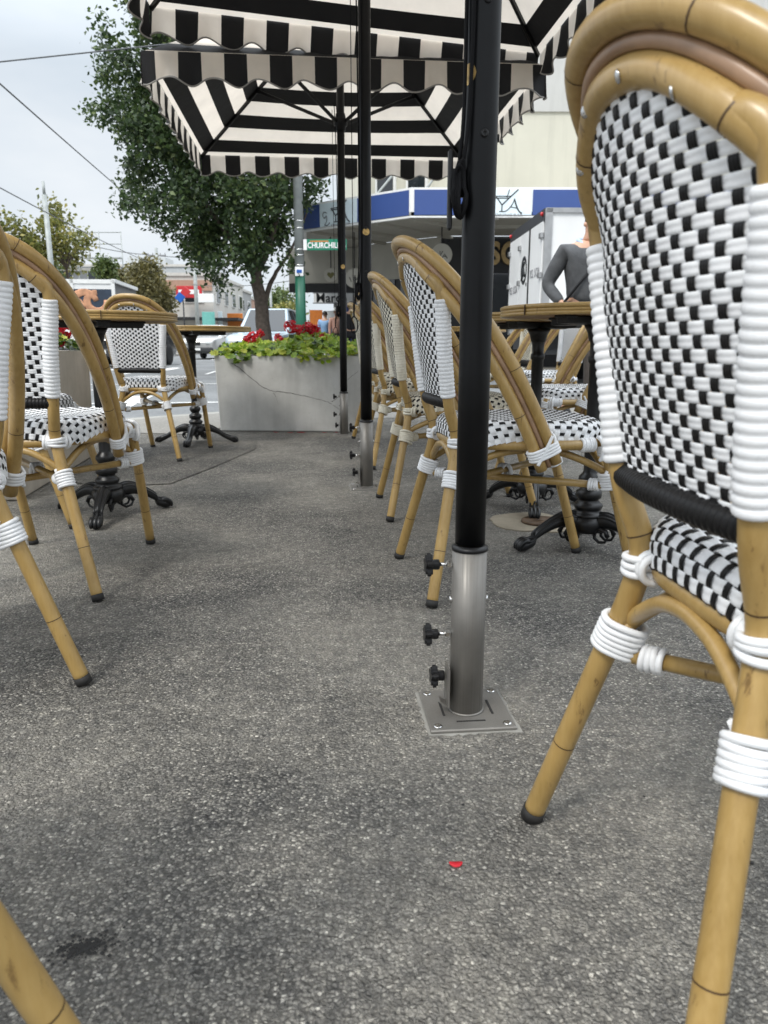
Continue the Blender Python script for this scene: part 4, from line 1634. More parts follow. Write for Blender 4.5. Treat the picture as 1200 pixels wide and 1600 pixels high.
# upper walls
wall_slab(B0, (22, 21.3), 3.7, 6.6, .3, M['cream_wall'], 'cream_wall', cb)
wall_slab(B0, (22, 21.3), 6.6, 12.5, .3, M['grey_wall'], 'grey_upper_wall', cb, out=.05)
wall_slab(B1, B0, 3.7, 6.6, .3, M['cream_wall'], 'corner_wall', cb)
wall_slab(B1, B0, 6.6, 8.6, .3, M['grey_wall'], 'corner_upper_wall', cb, out=.05)
wall_slab((-2.9, 44), B1, 3.7, 6.8, .3, M['cream_wall'], 'street_wall', cb)
mb = MB()
for (p, q) in (((.2, 0), (0, 0)),):
    pass
d = (Vector(B0 + (0,)) - Vector(B1 + (0,))).normalized()
n = Vector((d.y, -d.x, 0))
for f0, f1, nm in ((.22, .46, 'window'), (.58, .82, 'window')):
    p, q = Vector(B1 + (0,)).lerp(Vector(B0 + (0,)), f0), Vector(B1 + (0,)).lerp(Vector(B0 + (0,)), f1)
    fr = MB()
    wall_slab(p[:2], q[:2], 4.25, 5.9, .05, None, '', None, fr, .05)
    fo = fr.build('window', M['trimwhite'], cb)
    gl = MB()
    wall_slab((p + d * .09)[:2], (q - d * .09)[:2], 4.34, 5.81, .03, None, '', None, gl, .07)
    gl.build('pane', M['glass'], fo)
# graffiti squiggles on the wall above the verandah
mb = MB()
rg = random.Random(4)
for k in range(7):
    x0 = 1.95 + k * .34
    pts = [Vector((x0 + rg.uniform(-.14, .14), 21.285, 4.15 + .12 * j + rg.uniform(-.05, .05))) for j in range(5)]
    mb.tube(cr(pts, 4), .016, 5)
mb.build('graffiti', M['inkgrey'], cb)
mb = MB()
mb.tube([(.95, 18.35, 4.1), (1.5, 19.4, 5.0), (1.75, 21.2, 6.0)], .03, 6)
mb.tube([(-.2, 18.9, 4.1), (.3, 20.6, 5.0), (.9, 21.8, 5.9)], .03, 6)
mb.build('verandah_stay', M['galv'], cb)
# verandah roof and soffit
VS = (-10.6, 106)
mb = MB()
poly = [V1, V0, (24, 18.0), (24, 21.2), (1.68, 21.2), (-.72, 23.2), (-2.9, 43.8), (-4.4, 43.8)]
mb.prism(poly, VZ0 + .04, VZ0 + .12)
mb.build('soffit', M['soffit'], cb)
mb = MB()
for k in range(9):
    x = 2.6 + k * 1.5
    mb.box((x, 19.6, VZ0 + .005), (.10, 3.0, .07))
mb.box((11.2, 19.4, VZ0 - .0), (19, .09, .08))
a, b = Vector(V0 + (0,)), Vector(V1 + (0,))
for f, l in ((.02, 3.4), (.34, 3.2), (.66, 3.2), (.97, 3.0)):
    p = a.lerp(b, f) + n * -.2
    q = p - n * l
    c = (p + q) / 2
    mb.box((c.x, c.y, VZ0 + .003), (.09, l, .074), 0, Matrix.Rotation(math.atan2((q - p).y, (q - p).x) - PI / 2, 3, 'Z'))
mb.build('soffit_beam', M['soffit'], cb)
# fascia panels
def fascia(p, q, panels, name='fascia'):
    o = wall_slab(p, q, VZ0, VZ1, .10, M['trimwhite'], name, cb)
    P_, Q_ = Vector(p + (0,)), Vector(q + (0,))
    L_ = (Q_ - P_).length
    dd = (Q_ - P_).normalized()
    for (s0, s1, mt, nm) in panels:
        g = MB()
        wall_slab((P_ + dd * s0)[:2], (P_ + dd * s1)[:2], VZ0 + .055, VZ1 - .05, .02, None, '', None, g, .012)
        g.build(nm, mt, o)
    return o
LC = (Vector(V0 + (0,)) - Vector(V1 + (0,))).length
f1 = fascia(V1, V0, [(.03, .62, M['blue'], 'blue_panel'), (.63, 1.86, M['pale'], 'sign_panel'), (1.88, LC - .06, M['blue'], 'blue_panel')])
f2 = fascia(V0, (24, 18.0), [(.07, 1.52, M['blue'], 'blue_panel'), (1.53, 2.75, M['pale'], 'sign_panel'), (2.77, 10.0, M['blue'], 'blue_panel'), (10.05, 23.3, M['blue'], 'blue_panel')])
f3 = fascia((-4.4, 43.8), V1, [(.1, 23.5, M['blue'], 'blue_panel')])
def ya_logo(c, right, parent):
    """the sign's drawn mark: a cup like Y joined to an A, a curl before it, a line of small capitals"""
    mt = face_mtx(c, right)
    mb = MB()
    def st(pts, r=.013):
        q = cr([mt @ Vector((x, y, .0)) for x, y in pts], 5) if len(pts) > 2 else [mt @ Vector((x, y, 0)) for x, y in pts]
        mb.tube(q, r, 6)
    st([(-.20, .12), (-.06, -.06)]); st([(-.06, -.06), (.30, .27)]); st([(-.06, -.06), (-.06, -.20)])
    st([(-.24, .125), (.13, .125)], .010); st([(-.22, .085), (.09, .085)], .010); st([(.05, .10), (.10, .27)], .010)
    st([(-.12, -.20), (.02, -.195), (.12, -.12), (.19, -.02), (.22, .06)], .010)
    st([(.22, .07), (.27, -.08), (.33, -.19), (.40, -.24)], .016); st([(.12, -.10), (.28, -.13)], .009)
    st([(-.36, .03), (-.46, .06), (-.50, -.02), (-.44, -.08), (-.38, -.03), (-.37, -.16), (-.44, -.24), (-.34, -.25), (-.26, -.20)], .009)
    mb.build('drawn_logo', M['ink'], parent)
dR = Vector((V0[0] - V1[0], V0[1] - V1[1], 0)).normalized()
nR = Vector((dR.y, -dR.x, 0))
c = Vector(V1 + (0,)) + dR * 1.24 + nR * .016 + Vector((0, 0, 3.80))
ya_logo(c, dR, f1)
ya_logo(Vector((V0[0] + 2.13, 17.986, 3.80)), (1, 0, 0), f2)
for c, dd in ((c, dR), (Vector((V0[0] + 2.13, 17.986, 3.80)), Vector((1, 0, 0)))):
    text_mesh('DINING BAR', 'small_lettering', M['inkgrey'], .075, f1 if dd == dR else f2, .002, face_mtx(c + Vector((0, 0, -.275)) + dd * .1, dd), sx=1.5)
# shopfronts under the verandah
wall_slab(B0, (24, 21.3), .02, 3.505, .25, M['dark'], 'shop_front', cb)
wall_slab(B1, B0, .02, 3.505, .25, M['dark'], 'corner_shop_front', cb)
wall_slab((-2.9, 44), B1, .02, 3.505, .25, M['render_dark'], 'street_shop_front', cb)
for x0, x1 in ((2.1, 3.6), (3.75, 5.4), (5.6, 8.5), (8.8, 12)):
    g = MB()
    wall_slab((x0, 21.3), (x1, 21.3), .35, 2.55, .03, None, '', None, g, .03)
    g.build('shop_window', M['glass'], cb)
g = MB()
wall_slab((1.75, 21.3), (6.2, 21.3), 2.55, 3.44, .06, None, '', None, g, .06)
sp_ = g.build('black_sign_board', M['dark'], cb)
for ch, x in (('S', 3.00), ('O', 3.43)):
    text_mesh(ch, 'gold_letter', M['sand_gold'], .78, cb, .06, face_mtx((x, 21.14, 3.02), (1, 0, 0)), sx=.8, bold=.03)
for f0, f1_ in ((.08, .45), (.52, .95)):
    p, q = Vector(B1 + (0,)).lerp(Vector(B0 + (0,)), f0), Vector(B1 + (0,)).lerp(Vector(B0 + (0,)), f1_)
    g = MB()
    wall_slab(p[:2], q[:2], .3, 2.5, .03, None, '', None, g, .03)
    g.build('shop_window', M['glass'], cb)
for k in range(5):
    y = 25 + k * 3.8
    x = -.75 - (y - 23.3) * .104
    g = MB()
    wall_slab((x - .32, y + 3.0), (x, y), .4, 2.5, .03, None, '', None, g, .03)
    g.build('shop_window', M['glass'], cb)
# dark header below the soffit on the main street side
mb = MB()
mb.box((-1.65, 23.6, 2.32), (2.5, .12, .26))
mb.build('header_board', M['dark'], cb)
mb = MB()
mb.box((-1.65, 23.66, 2.98), (2.5, .12, 1.04))
mb.build('bulkhead', M['soffit'], cb)
wall_slab(Vector(B1 + (0,)).lerp(Vector(B0 + (0,)), .0)[:2], Vector(B1 + (0,)).lerp(Vector(B0 + (0,)), .97)[:2], 2.48, 3.50, .05, M['soffit'], 'bulkhead', cb, out=.06)
for k, (x, y) in enumerate(((-2.42, 22.6), (-3.0, 28), (-3.6, 34))):
    mb = MB()
    mb.lathe([(.055, .02), (.055, 3.50)], 16)
    mb.build('verandah_post', M['trimwhite'], cb, (x, y, 0))

# round signs hanging below the verandah
def round_sign(x, y, z, r, lb, inner):
    root = empty('hanging_sign', (x, y, z), R(-8), lb, 'sign', 'round signs hanging under the verandah')
    mb = MB()
    mb.lathe([(r * .985, -.03), (r, -.022), (r, .022), (r * .985, .03)], 40, (0, 0, 0), 0, Matrix.Rotation(R(90), 3, 'X'))
    mb.build('disc', M['soffit'] if inner != 'plain' else M['soffit'], root)
    MB().tube([(0, 0, r), (0, 0, max(r + .1, 3.5 - z))], .015, 6).build('hanger', M['dark'], root)
    if inner == 'heart':
        mb = MB()
        pts = []
        for k in range(40):
            t = 2 * PI * k / 40
            pts.append((16 * math.sin(t) ** 3 / 17 * r * .56, (13 * math.cos(t) - 5 * math.cos(2 * t) - 2 * math.cos(3 * t) - math.cos(4 * t)) / 17 * r * .56))
        mb.prism(pts, .030, .036, 0, Matrix.Rotation(R(90), 3, 'X'))
        mb.build('heart', M['olive'], root)
    else:
        mb = MB()
        def st(pts, rr=.010):
            mb.tube([Vector((a * r, -.034, b * r)) for a, b in pts], rr, 6)
        st([(-.5, .1), (-.32, -.35)]); st([(-.15, .3), (-.1, -.05), (.12, .32)]); st([(-.1, -.05), (-.1, -.35)]); st([(.05, -.32), (.3, .05), (.55, -.35)]); st([(.18, -.15), (.42, -.18)], .008)
        mb.build('drawn_logo', M['ink'], root)
    return root
round_sign(-1.44, 21.0, 2.47, .185, 'small round hanging sign with an olive heart under the verandah', 'heart')
round_sign(-.78, 20.4, 2.34, .25, 'round hanging sign partly hidden by the second umbrella pole', 'logo')
round_sign(1.45, 19.6, 2.84, .27, 'round hanging sign with a drawn logo before the black sign board', 'logo')

# under-verandah name board farther along
nb = empty('name_board', (-1.52, 26.2, 2.18), R(0), 'long white hanging board lettered March in black serif type', 'sign')
mb = MB()
mb.box((0, 0, 0), (1.75, .10, .32), 0, None, .01)
mb.box((0, 0, -.17), (1.81, .12, .03), 1); mb.box((0, 0, .17), (1.81, .12, .03), 1)
mb.build('board', [M['signwhite'], M['inkgrey']], nb)
for x in (-.8, .8):
    MB().tube([(x, 0, .17), (x, 0, 1.32)], .015, 6).build('hanger', M['dark'], nb)
text_mesh('March', 'lettering', M['ink'], .42, nb, .004, face_mtx((-.27, -.056, -.01), (1, 0, 0)), bold=.006)
# goods and hoarding beyond
hd = MB()
hd.box((0, 0, .95), (.62, .08, 1.86), 0)
for k in range(5):
    hd.box((-.25 + .125 * k, -.045, .95), (.012, .012, 1.84), 0)
tag(hd.build('blue_hoarding', M['blue'], None, (-.92, 24.6, .02)), 'dark blue timber hoarding standing under the verandah by the second pole', 'hoarding')
ms = empty('notice_stand', (-2.0, 30, .02), 0, 'white notice stand with red marks under the verandah', 'sign')
mb = MB(); mb.box((0, 0, 1.05), (.55, .12, 1.7), 0, None, .01); mb.build('board', M['signwhite'], ms)
mb = MB()
for z in (1.35, 1.1, .85):
    mb.box((.02, -.065, z), (.3, .012, .16), 0)
mb.build('red_mark', M['red'], ms)
ob = empty('orange_banner', (-2.75, 31, .02), 0, 'orange shop banner on a thin pole under the verandah', 'banner')
mb = MB(); mb.box((0, 0, 1.55), (.5, .03, .85), 0); mb.build('cloth', M['orange'], ob)
MB().tube([(-.27, 0, 0), (-.27, 0, 2.0)], .02, 8).build('pole', M['galv'], ob)

# ================================================================== STREET POLE WITH SIGN
sp = empty('street_pole', (-1.93, 17.75, 0), 0, 'tall street pole, dark green below and bare grey above, carrying the street sign', 'pole')
MB().lathe([(.135, .0), (.120, 1.2), (.114, 2.18)], 24).build('green_base', M['greenpaint'], sp)
MB().lathe([(.110, 2.18), (.098, 6.5), (.085, 11)], 24).build('grey_shaft', M['galv'], sp)
mb = MB()
for z in (2.40, 2.62, 2.74, 3.2, 3.35):
    mb.lathe([(.1085, z - .012), (.1125, z - .010), (.1125, z + .010), (.1085, z + .012)], 24)
mb.build('strap', M['chrome'], sp)
mb = MB(); mb.box((0, -.118, 2.26), (.19, .012, .20), 0); mb.box((0, -.126, 2.26), (.12, .006, .07), 1); mb.build('number_plate', [M['signwhite'], M['bluesign']], sp)
ss = empty('street_name_sign', (-1.76, 17.62, 2.83), R(-2), 'green street name sign reading CHURCHILL fixed to the tall pole', 'sign')
mb = MB(); mb.box((.47, 0, 0), (.90, .025, .235), 0, None, .004); mb.build('sign_blade', M['signgreen'], ss)
mb = MB(); mb.box((-.02, 0, 0), (.08, .05, .23), 0, None, .004); mb.build('sign_clamp', M['signwhite'], ss)
mb = MB(); mb.box((.30, -.015, .075), (.42, .004, .022), 0); mb.build('upper_line', M['orange'], ss)
text_mesh('CHURCHILL G', 'lettering', M['signwhite'], .17, ss, .003, face_mtx((.47, -.017, -.018), (1, 0, 0)), sx=.80, bold=.004)

# ================================================================== OTHER POLES AND WIRES
def plain_pole(x, y, h, r, lb, grp=None, arm=None, top=None):
    root = empty('utility_pole', (x, y, 0), 0, lb, 'pole', grp)
    MB().lathe([(r, ROAD), (r * .8, h)], 16).build('shaft', M['galv'], root)
    if top:
        MB().lathe([(r * .5, h), (r * .45, h + top)], 12).build('tip', M['galv'], root)
    if arm:
        mb = MB()
        mb.box((0, 0, h - .6), (arm, .09, .09), 0)
        for k in (-.45, -.2, .2, .45):
            mb.lathe([(.03, h - .55), (.045, h - .48), (.03, h - .38)], 8, (arm * k, 0, 0))
        mb.build('crossarm', M['inkgrey'], root)
    return root
plain_pole(-16.1, 37.5, 7.55, .14, 'pale grey pole with a thin tip rising before the yellow trees', top=.6)
plain_pole(-19.3, 66, 8.6, .17, 'thin pole beside the olive tree down the street', arm=1.6)
plain_pole(-17.6, 72, 9.8, .2, 'tall pole before the corner shop row with signs', top=1.2)
plain_pole(-14.0, 95, 8.5, .18, 'farthest street pole by the traffic signal')
def wire(p, q, sagz, r, lb):
    p, q = Vector(p), Vector(q)
    pts = []
    for k in range(25):
        t = k / 24
        v = p.lerp(q, t)
        v.z -= sagz * 4 * t * (1 - t)
        pts.append(v)
    tag(MB().tube(pts, r, 6).build('overhead_wire', M['wire']), lb, 'wire', 'overhead wires over the street')
def rayp(px, py, d):
    pt = R(12.775)
    xc, yc = (px - 600) / 1155, -(py - 800) / 1155
    v = Vector((xc, math.cos(pt) + yc * math.sin(pt), -math.sin(pt) + yc * math.cos(pt)))
    return tuple(Vector((0, 0, .638)) + v * (d / v.y))
wire(rayp(-60, 103, 15), rayp(480, 46, 17.8), .0, .014, 'top wire running level to the green and grey pole')
wire(rayp(-80, 60, 14), rayp(318, 400, 72), .2, .018, 'long wire falling steeply towards the far tall pole')
wire(rayp(-80, 250, 22), rayp(258, 420, 66), .2, .022, 'lower wire falling across the pale grey pole')
wire(rayp(100, 372, 60), rayp(230, 398, 70), .2, .03, 'short wire above the scaffolded building')
wire(rayp(230, 398, 70), rayp(420, 398, 75), .3, .03, 'level wire over the far shops')
wire(rayp(300, 445, 70), rayp(470, 436, 60), .3, .028, 'low wire behind the street tree trunk')

# ================================================================== TREES
def leaf_mass(mb, clumps, count, size, rg, flat=.0):
    tot = sum(c[1] ** 2 for c in clumps)
    for c, r in clumps:
        n = int(count * r * r / tot) + 6
        c = Vector(c)
        # leafy twigs: small sprays of leaves rather than even dust
        for k in range(max(2, n // 7)):
            d = Vector((rg.gauss(0, 1), rg.gauss(0, 1), rg.gauss(0, 1))).normalized()
            p = c + d * r * (rg.random() ** .38) * rg.uniform(.82, 1.1)
            for j in range(7):
                q = p + Vector((rg.gauss(0, 1), rg.gauss(0, 1), rg.gauss(0, 1) - .2)) * size * 1.15
                nn = Vector((rg.gauss(0, .8), rg.gauss(0, .8), rg.gauss(.5, .7))).normalized()
                u = Matrix.Rotation(rg.uniform(0, 6.28), 3, nn) @ nn.orthogonal().normalized()
                v = nn.cross(u)
                s = size * rg.uniform(.6, 1.25)
                mb.add([q - u * s * .5, q - u * s * .1 + v * s * .34, q + u * s * .6 - nn * s * .12, q - u * s * .1 - v * s * .34],
                       [(0, 1, 2), (0, 2, 3)] if False else [(0, 1, 2, 3)])

def tree(name, lb, base, trunk_r, limbs, clumps, count, size, leafmat, seed, grp=None):
    root = empty(name, base, 0, lb, 'tree', grp)
    b = Vector(base)
    rg = random.Random(seed)
    mb = MB()
    for pts, r0, r1 in limbs:
        q = cr([Vector(p) - b for p in pts], 6)
        for p in q[2:-1]:
            p += Vector((rg.gauss(0, 1), rg.gauss(0, 1), 0)) * r0 * .05
        mb.tube(q, [r0 + (r1 - r0) * i / (len(q) - 1) for i in range(len(q))], 12)
    mb.build('trunk', M['bark'], root)
    mb = MB()
    leaf_mass(mb, [(Vector(c) - b, r) for c, r in clumps], count, size, rg)
    mb.build('crown', leafmat, root)
    return root
# the dark street tree
TD = 19.0
rg = random.Random(31)
cl = []
for (px, py, rp) in ((160, 32, 6), (163, 55, 9), (168, 85, 13), (168, 118, 17), (147, 178, 8), (135, 175, 6), (165, 170, 14), (198, 95, 20), (188, 150, 20), (210, 200, 30), (222, 262, 26), (205, 290, 16), (196, 322, 9), (210, 312, 14), (240, 140, 42), (262, 215, 52), (285, 305, 44), (240, 322, 22),
                     (270, 350, 16), (310, 385, 26), (340, 405, 18), (330, 350, 48), (390, 385, 38), (432, 360, 30), (452, 408, 10), (462, 300, 26), (486, 285, 15), (505, 290, 7), (400, 300, 62), (330, 245, 70), (420, 215, 70), (330, 120, 80), (238, 40, 34), (300, 25, 60),
                     (410, 100, 80), (470, 195, 40), (350, -40, 70), (260, -30, 45), (430, 0, 60), (322, 418, 9), (335, 430, 8), (350, 440, 9), (205, 0, 12), (215, -30, 20)):
    for k in range(2):
        cl.append((rayp(px + rg.uniform(-6, 6), py + rg.uniform(-6, 6), TD + rg.uniform(-1.3, 1.3)), rp * TD / 1155 * (.92 if k == 0 else .8)))
def tp(px, py, d=TD):
    return rayp(px, py, d)
tree('street_tree', 'tall dark leafy street tree whose slim trunk rises behind the cracked planter', (tp(416, 575)[0], TD, 0), .2,
     [([(tp(418, 580)[0], TD, 0), tp(414, 540), tp(410, 490), tp(404, 450), tp(396, 415), tp(372, 330), tp(340, 220), tp(310, 80)], .215, .06),
      ([tp(404, 452), tp(400, 430), tp(420, 385), tp(440, 300), tp(450, 180)], .13, .03),
      ([tp(398, 425), tp(376, 392), tp(330, 330), tp(270, 240), tp(220, 130)], .11, .02),
      ([tp(412, 482), tp(420, 450), tp(432, 425), tp(455, 390), tp(480, 330)], .075, .02)],
     cl, 62000, .118, M['leaf_dark'], 3)

def round_tree(px, py_top, py_bot, wpx, d, lb, mat, seed, count, size, grp, sparse=False, name='distant_tree'):
    top, bot = rayp(px, py_top, d), rayp(px, py_bot, d)
    hw = wpx / 2 * d / 1155
    rg = random.Random(seed)
    cl = []
    n = 16 if not sparse else 22
    for k in range(n):
        f = rg.random()
        z = bot[2] + (top[2] - bot[2]) * (.25 + .72 * f)
        ww = hw * math.sqrt(max(.05, 1 - (2 * (.25 + .72 * f) - 1.1) ** 2)) * .85
        a = rg.uniform(0, 6.28)
        cl.append(((top[0] + ww * math.cos(a) * rg.random() ** .5, d + ww * math.sin(a), z), hw * rg.uniform(.22, .36) * (.75 if sparse else 1)))
    limbs = [([(top[0], d, ROAD), (top[0] + .05 * hw, d, bot[2] * .5), (top[0], d, bot[2] + .2 * (top[2] - bot[2])), (top[0] + .1 * hw, d, bot[2] + .6 * (top[2] - bot[2]))], .05 * hw + .06, .02)]
    for k in range(5 if not sparse else 9):
        c = cl[k][0]
        z0 = bot[2] + (top[2] - bot[2]) * .12
        limbs.append(([(top[0], d, z0), ((top[0] + c[0]) / 2, (d + c[1]) / 2, (z0 + c[2]) / 2 + .1), c], .03 * hw + .02, .012))
    return tree(name, lb, (top[0], d, ROAD), 0, limbs, cl, count, size, mat, seed, grp)
GT = 'trees along the far side of the street'
round_tree(95, 318, 432, 92, 42, 'sparse yellow green tree with bare twigs beside the pale pole', M['leaf_yellow'], 8, 1900, .24, GT, True)
round_tree(18, 345, 440, 90, 40, 'yellow green tree at the left edge behind the chair arm', M['leaf_yellow'], 12, 2600, .24, GT, True)
round_tree(60, 395, 446, 90, 46, 'low green bushy tree above the food truck', M['leaf_mid'], 14, 1800, .26, GT)
round_tree(160, 411, 446, 26, 60, 'small dark green tree above the food truck roof', M['leaf_mid'], 15, 1100, .3, GT)
round_tree(188, 420, 455, 36, 64, 'olive shrubby tree left of the poplar', M['leaf_olive'], 16, 1000, .3, GT)
round_tree(224, 408, 490, 62, 58, 'broad olive poplar in front of the scaffolded building', M['leaf_olive'], 17, 3800, .27, GT)
round_tree(255, 432, 500, 44, 62, 'smaller olive tree beside the red and blue sign', M['leaf_olive'], 18, 1700, .27, GT)
round_tree(368, 461, 505, 36, 120, 'green street tree far down the road beside the shops', M['leaf_mid'], 19, 900, .5, GT)
round_tree(388, 468, 512, 30, 130, 'farther green tree just left of the dark trunk', M['leaf_mid'], 20, 800, .5, GT)
round_tree(438, 455, 512, 52, 110, 'rounded green tree right of the dark trunk', M['leaf_mid'], 22, 1500, .5, GT)
round_tree(458, 478, 518, 34, 95, 'yellowish tree low beside the green pole', M['leaf_yellow'], 23, 800, .42, GT)
round_tree(426, 482, 520, 30, 90, 'low yellow green tree behind the dark trunk', M['leaf_yellow'], 24, 700, .42, GT)

# ================================================================== FAR SHOPS ON THE LEFT
def far_building(name, lb, x0, x1, y0, depth, h, mat, feats=(), grp='shop buildings down the left of the street'):
    """box with its front edge at y0 facing us and its street side on +x"""
    root = empty(name, ((x0 + x1) / 2, y0, 0), 0, lb, 'building', grp)
    cx = (x0 + x1) / 2
    mb = MB()
    mb.box((0, depth / 2, h / 2), (x1 - x0, depth, h))
    mb.build('wall', mat, root)
    mb = MB()
    mb.box((0, depth / 2, h + .15), (x1 - x0 + .3, depth + .3, .3))
    mb.build('parapet', M['render_pale'], root)
    W = x1 - x0
    n = max(2, int(W / 2.6))
    for k in range(n):
        for z in feats:
            fr = MB()
            fr.box((-W / 2 + W * (k + .5) / n, -.04, z), (W / n * .5, .12, 1.5))
            f = fr.build('window', M['trimwhite'], root)
            g = MB()
            g.box((-W / 2 + W * (k + .5) / n, -.08, z), (W / n * .5 - .16, .10, 1.34))
            g.build('pane', M['glass'], f)
    m = max(2, int(depth / 4))
    for k in range(m):
        for z in feats:
            fr = MB()
            fr.box((W / 2 + .04, depth * (k + .5) / m, z), (.12, 1.7, 1.5))
            f = fr.build('window', M['trimwhite'], root)
            g = MB()
            g.box((W / 2 + .08, depth * (k + .5) / m, z), (.10, 1.5, 1.34))
            g.build('pane', M['glass'], f)
    mb = MB()
    mb.box((W / 2 + 1.2, depth / 2, 3.1), (2.4, depth, .25))
    mb.box((0, -1.0, 3.1), (W, 2.0, .25))
    mb.build('awning', M['dark'], root)
    return root
far_building('shop_building', 'pale two storey shop with faded brick band and red signs on the far corner', -24.5, -16.9, 76, 16, 7.2, M['render_pale'], (5.4,))
far_building('shop_building', 'darker narrow shop behind the pale corner shop', -24, -18.5, 93, 14, 7.4, M['hazed_grey'], (5.6,))
far_building('shop_building', 'low reddish brick shop farther along the row', -26, -21.0, 108, 20, 7.6, M['brick'], (5.2,))
far_building('shop_building', 'pale distant shop at the end of the row', -28, -23.2, 130, 30, 8.2, M['render_pale'], (5.2,))
far_building('apartment_block', 'long grey flat roofed block with a set back top floor behind the poplar', -44, -23.5, 100, 14, 10.4, M['hazed_zinc'], (5.2, 8.2))
far_building('site_building', 'grey building shell with scaffolding above the food truck', -37, -30.5, 86, 10, 8.6, M['hazed_grey'], (5.5, 8.0))
mb = MB()
for x in (-38.4, -36, -33.5, -31, -28.6):
    mb.tube([(x, 85, 0), (x, 85, 12.6)], .06, 6)
for z in (9.9, 11.3, 12.5):
    mb.tube([(-38.4, 85, z), (-28.6, 85, z)], .05, 6)
mb.box((-33.5, 84.7, 9.8), (9.8, .9, .12))
tag(mb.build('scaffolding', M['galv']), 'open steel scaffolding around the grey building shell', 'scaffolding')
mb = MB()
mb.box((0, 0, 0), (5.0, 4, 1.2))
tag(mb.build('lift_housing', M['hazed_zinc'], None, (-31.5, 105, 11.3)), 'boxy grey plant room standing on the long flat roof', 'plant room')
fb = bpy.data.objects
mb = MB(); mb.box((0, 0, 0), (7.5, .14, 1.0)); 
tag(mb.build('brick_band', M['brick'], None, (-20.7, 75.92, 6.3)), 'faded brick coloured band across the pale corner shop', 'band')
# red and blue tilted double square sign with round dots
dz = empty('pizza_sign', (rayp(285, 461, 55)[0], 55, rayp(285, 461, 55)[2]), 0, 'tilted double square sign, red with one white dot over blue with two', 'sign')
for (x, z, mt, nm) in ((.42, .36, M['red'], 'red_square'), (-.30, -.28, M['bluesign'], 'blue_square')):
    mb = MB()
    mb.box((x, 0, z), (.94, .25, .94), 0, Matrix.Rotation(R(40), 3, 'Y'), .03)
    mb.build(nm, mt, dz)
for x, z in ((.42, .36), (-.46, -.16), (-.16, -.44)):
    MB().lathe([(.15, -.14), (.15, -.165), (0, -.17)], 20, (x, 0, z), 0, Matrix.Rotation(R(-90), 3, 'X') @ Matrix.Rotation(R(180), 3, 'X')).build('white_dot', M['signwhite'], dz)
dz.scale = (.58, .58, .58)
MB().tube([(0, .2, -.3), (0, .2, -5.2)], .09, 8).build('post', M['darkgrey'], dz)
def board(name, lb, x, y, z, wd, hg, mat, band=None):
    r = empty(name, (x, y, z), 0, lb, 'sign')
    mb = MB(); mb.box((0, 0, 0), (wd, .2, hg), 0, None, .02); mb.build('panel', mat, r)
    if band:
        mb = MB(); mb.box((0, -.11, 0), (wd * .8, .03, hg * .36)); mb.build('band', band, r)
    return r
board('shop_sign', 'red shop sign with a pale band on the pale corner shop', -18.9, 74.6, 5.6, 2.5, 1.1, M['red'], M['signwhite'])
board('shop_sign', 'small cream shop sign projecting at the corner shop edge', -17.2, 74.3, 5.0, 1.5, .8, M['signwhite'])
board('shop_sign', 'teal upright banner sign over the far footpath', -17.0, 74, 2.9, 1.2, 1.6, M['teal'])
board('shop_sign', 'salmon upright banner sign beside the teal one', -15.6, 80, 2.8, 1.6, 2.0, M['orange'])
board('shop_sign', 'white upright banner between teal and salmon signs', -17.3, 78, 3.0, 1.6, 1.8, M['pale'])
# traffic signal far away
ts = empty('traffic_light', (-15.6, 88, 0), 0, 'distant traffic signal showing green left of the dark trunk', 'traffic light')
MB().lathe([(.09, 0), (.07, 5)], 10).build('post', M['darkgrey'], ts)
MB().tube([(0, 0, 4.0), (1.0, 0, 4.5), (2.2, 0, 4.6)], .06, 8).build('outreach_arm', M['wood'], ts)
mb = MB(); mb.box((2.3, -.1, 4.3), (.4, .25, 1.2), 0, None, .04); mb.box((0, -.15, 2.6), (.4, .25, 1.2), 0, None, .04); mb.build('signal_head', M['dark'], ts)
kg = NT('green_signal_lamp'); kg.b.inputs['Emission Color'].default_value = (.05, 1, .55, 1); kg.b.inputs['Emission Strength'].default_value = 2.5
mb = MB()
for x, y, z in ((2.3, -.24, 3.95), (0, -.29, 2.25)):
    mb.lathe([(.14, 0), (.10, .05), (0, .07)], 14, (x, y, z), 0, Matrix.Rotation(R(90), 3, 'X'))
mb.build('green_lamp', kg.m, ts)

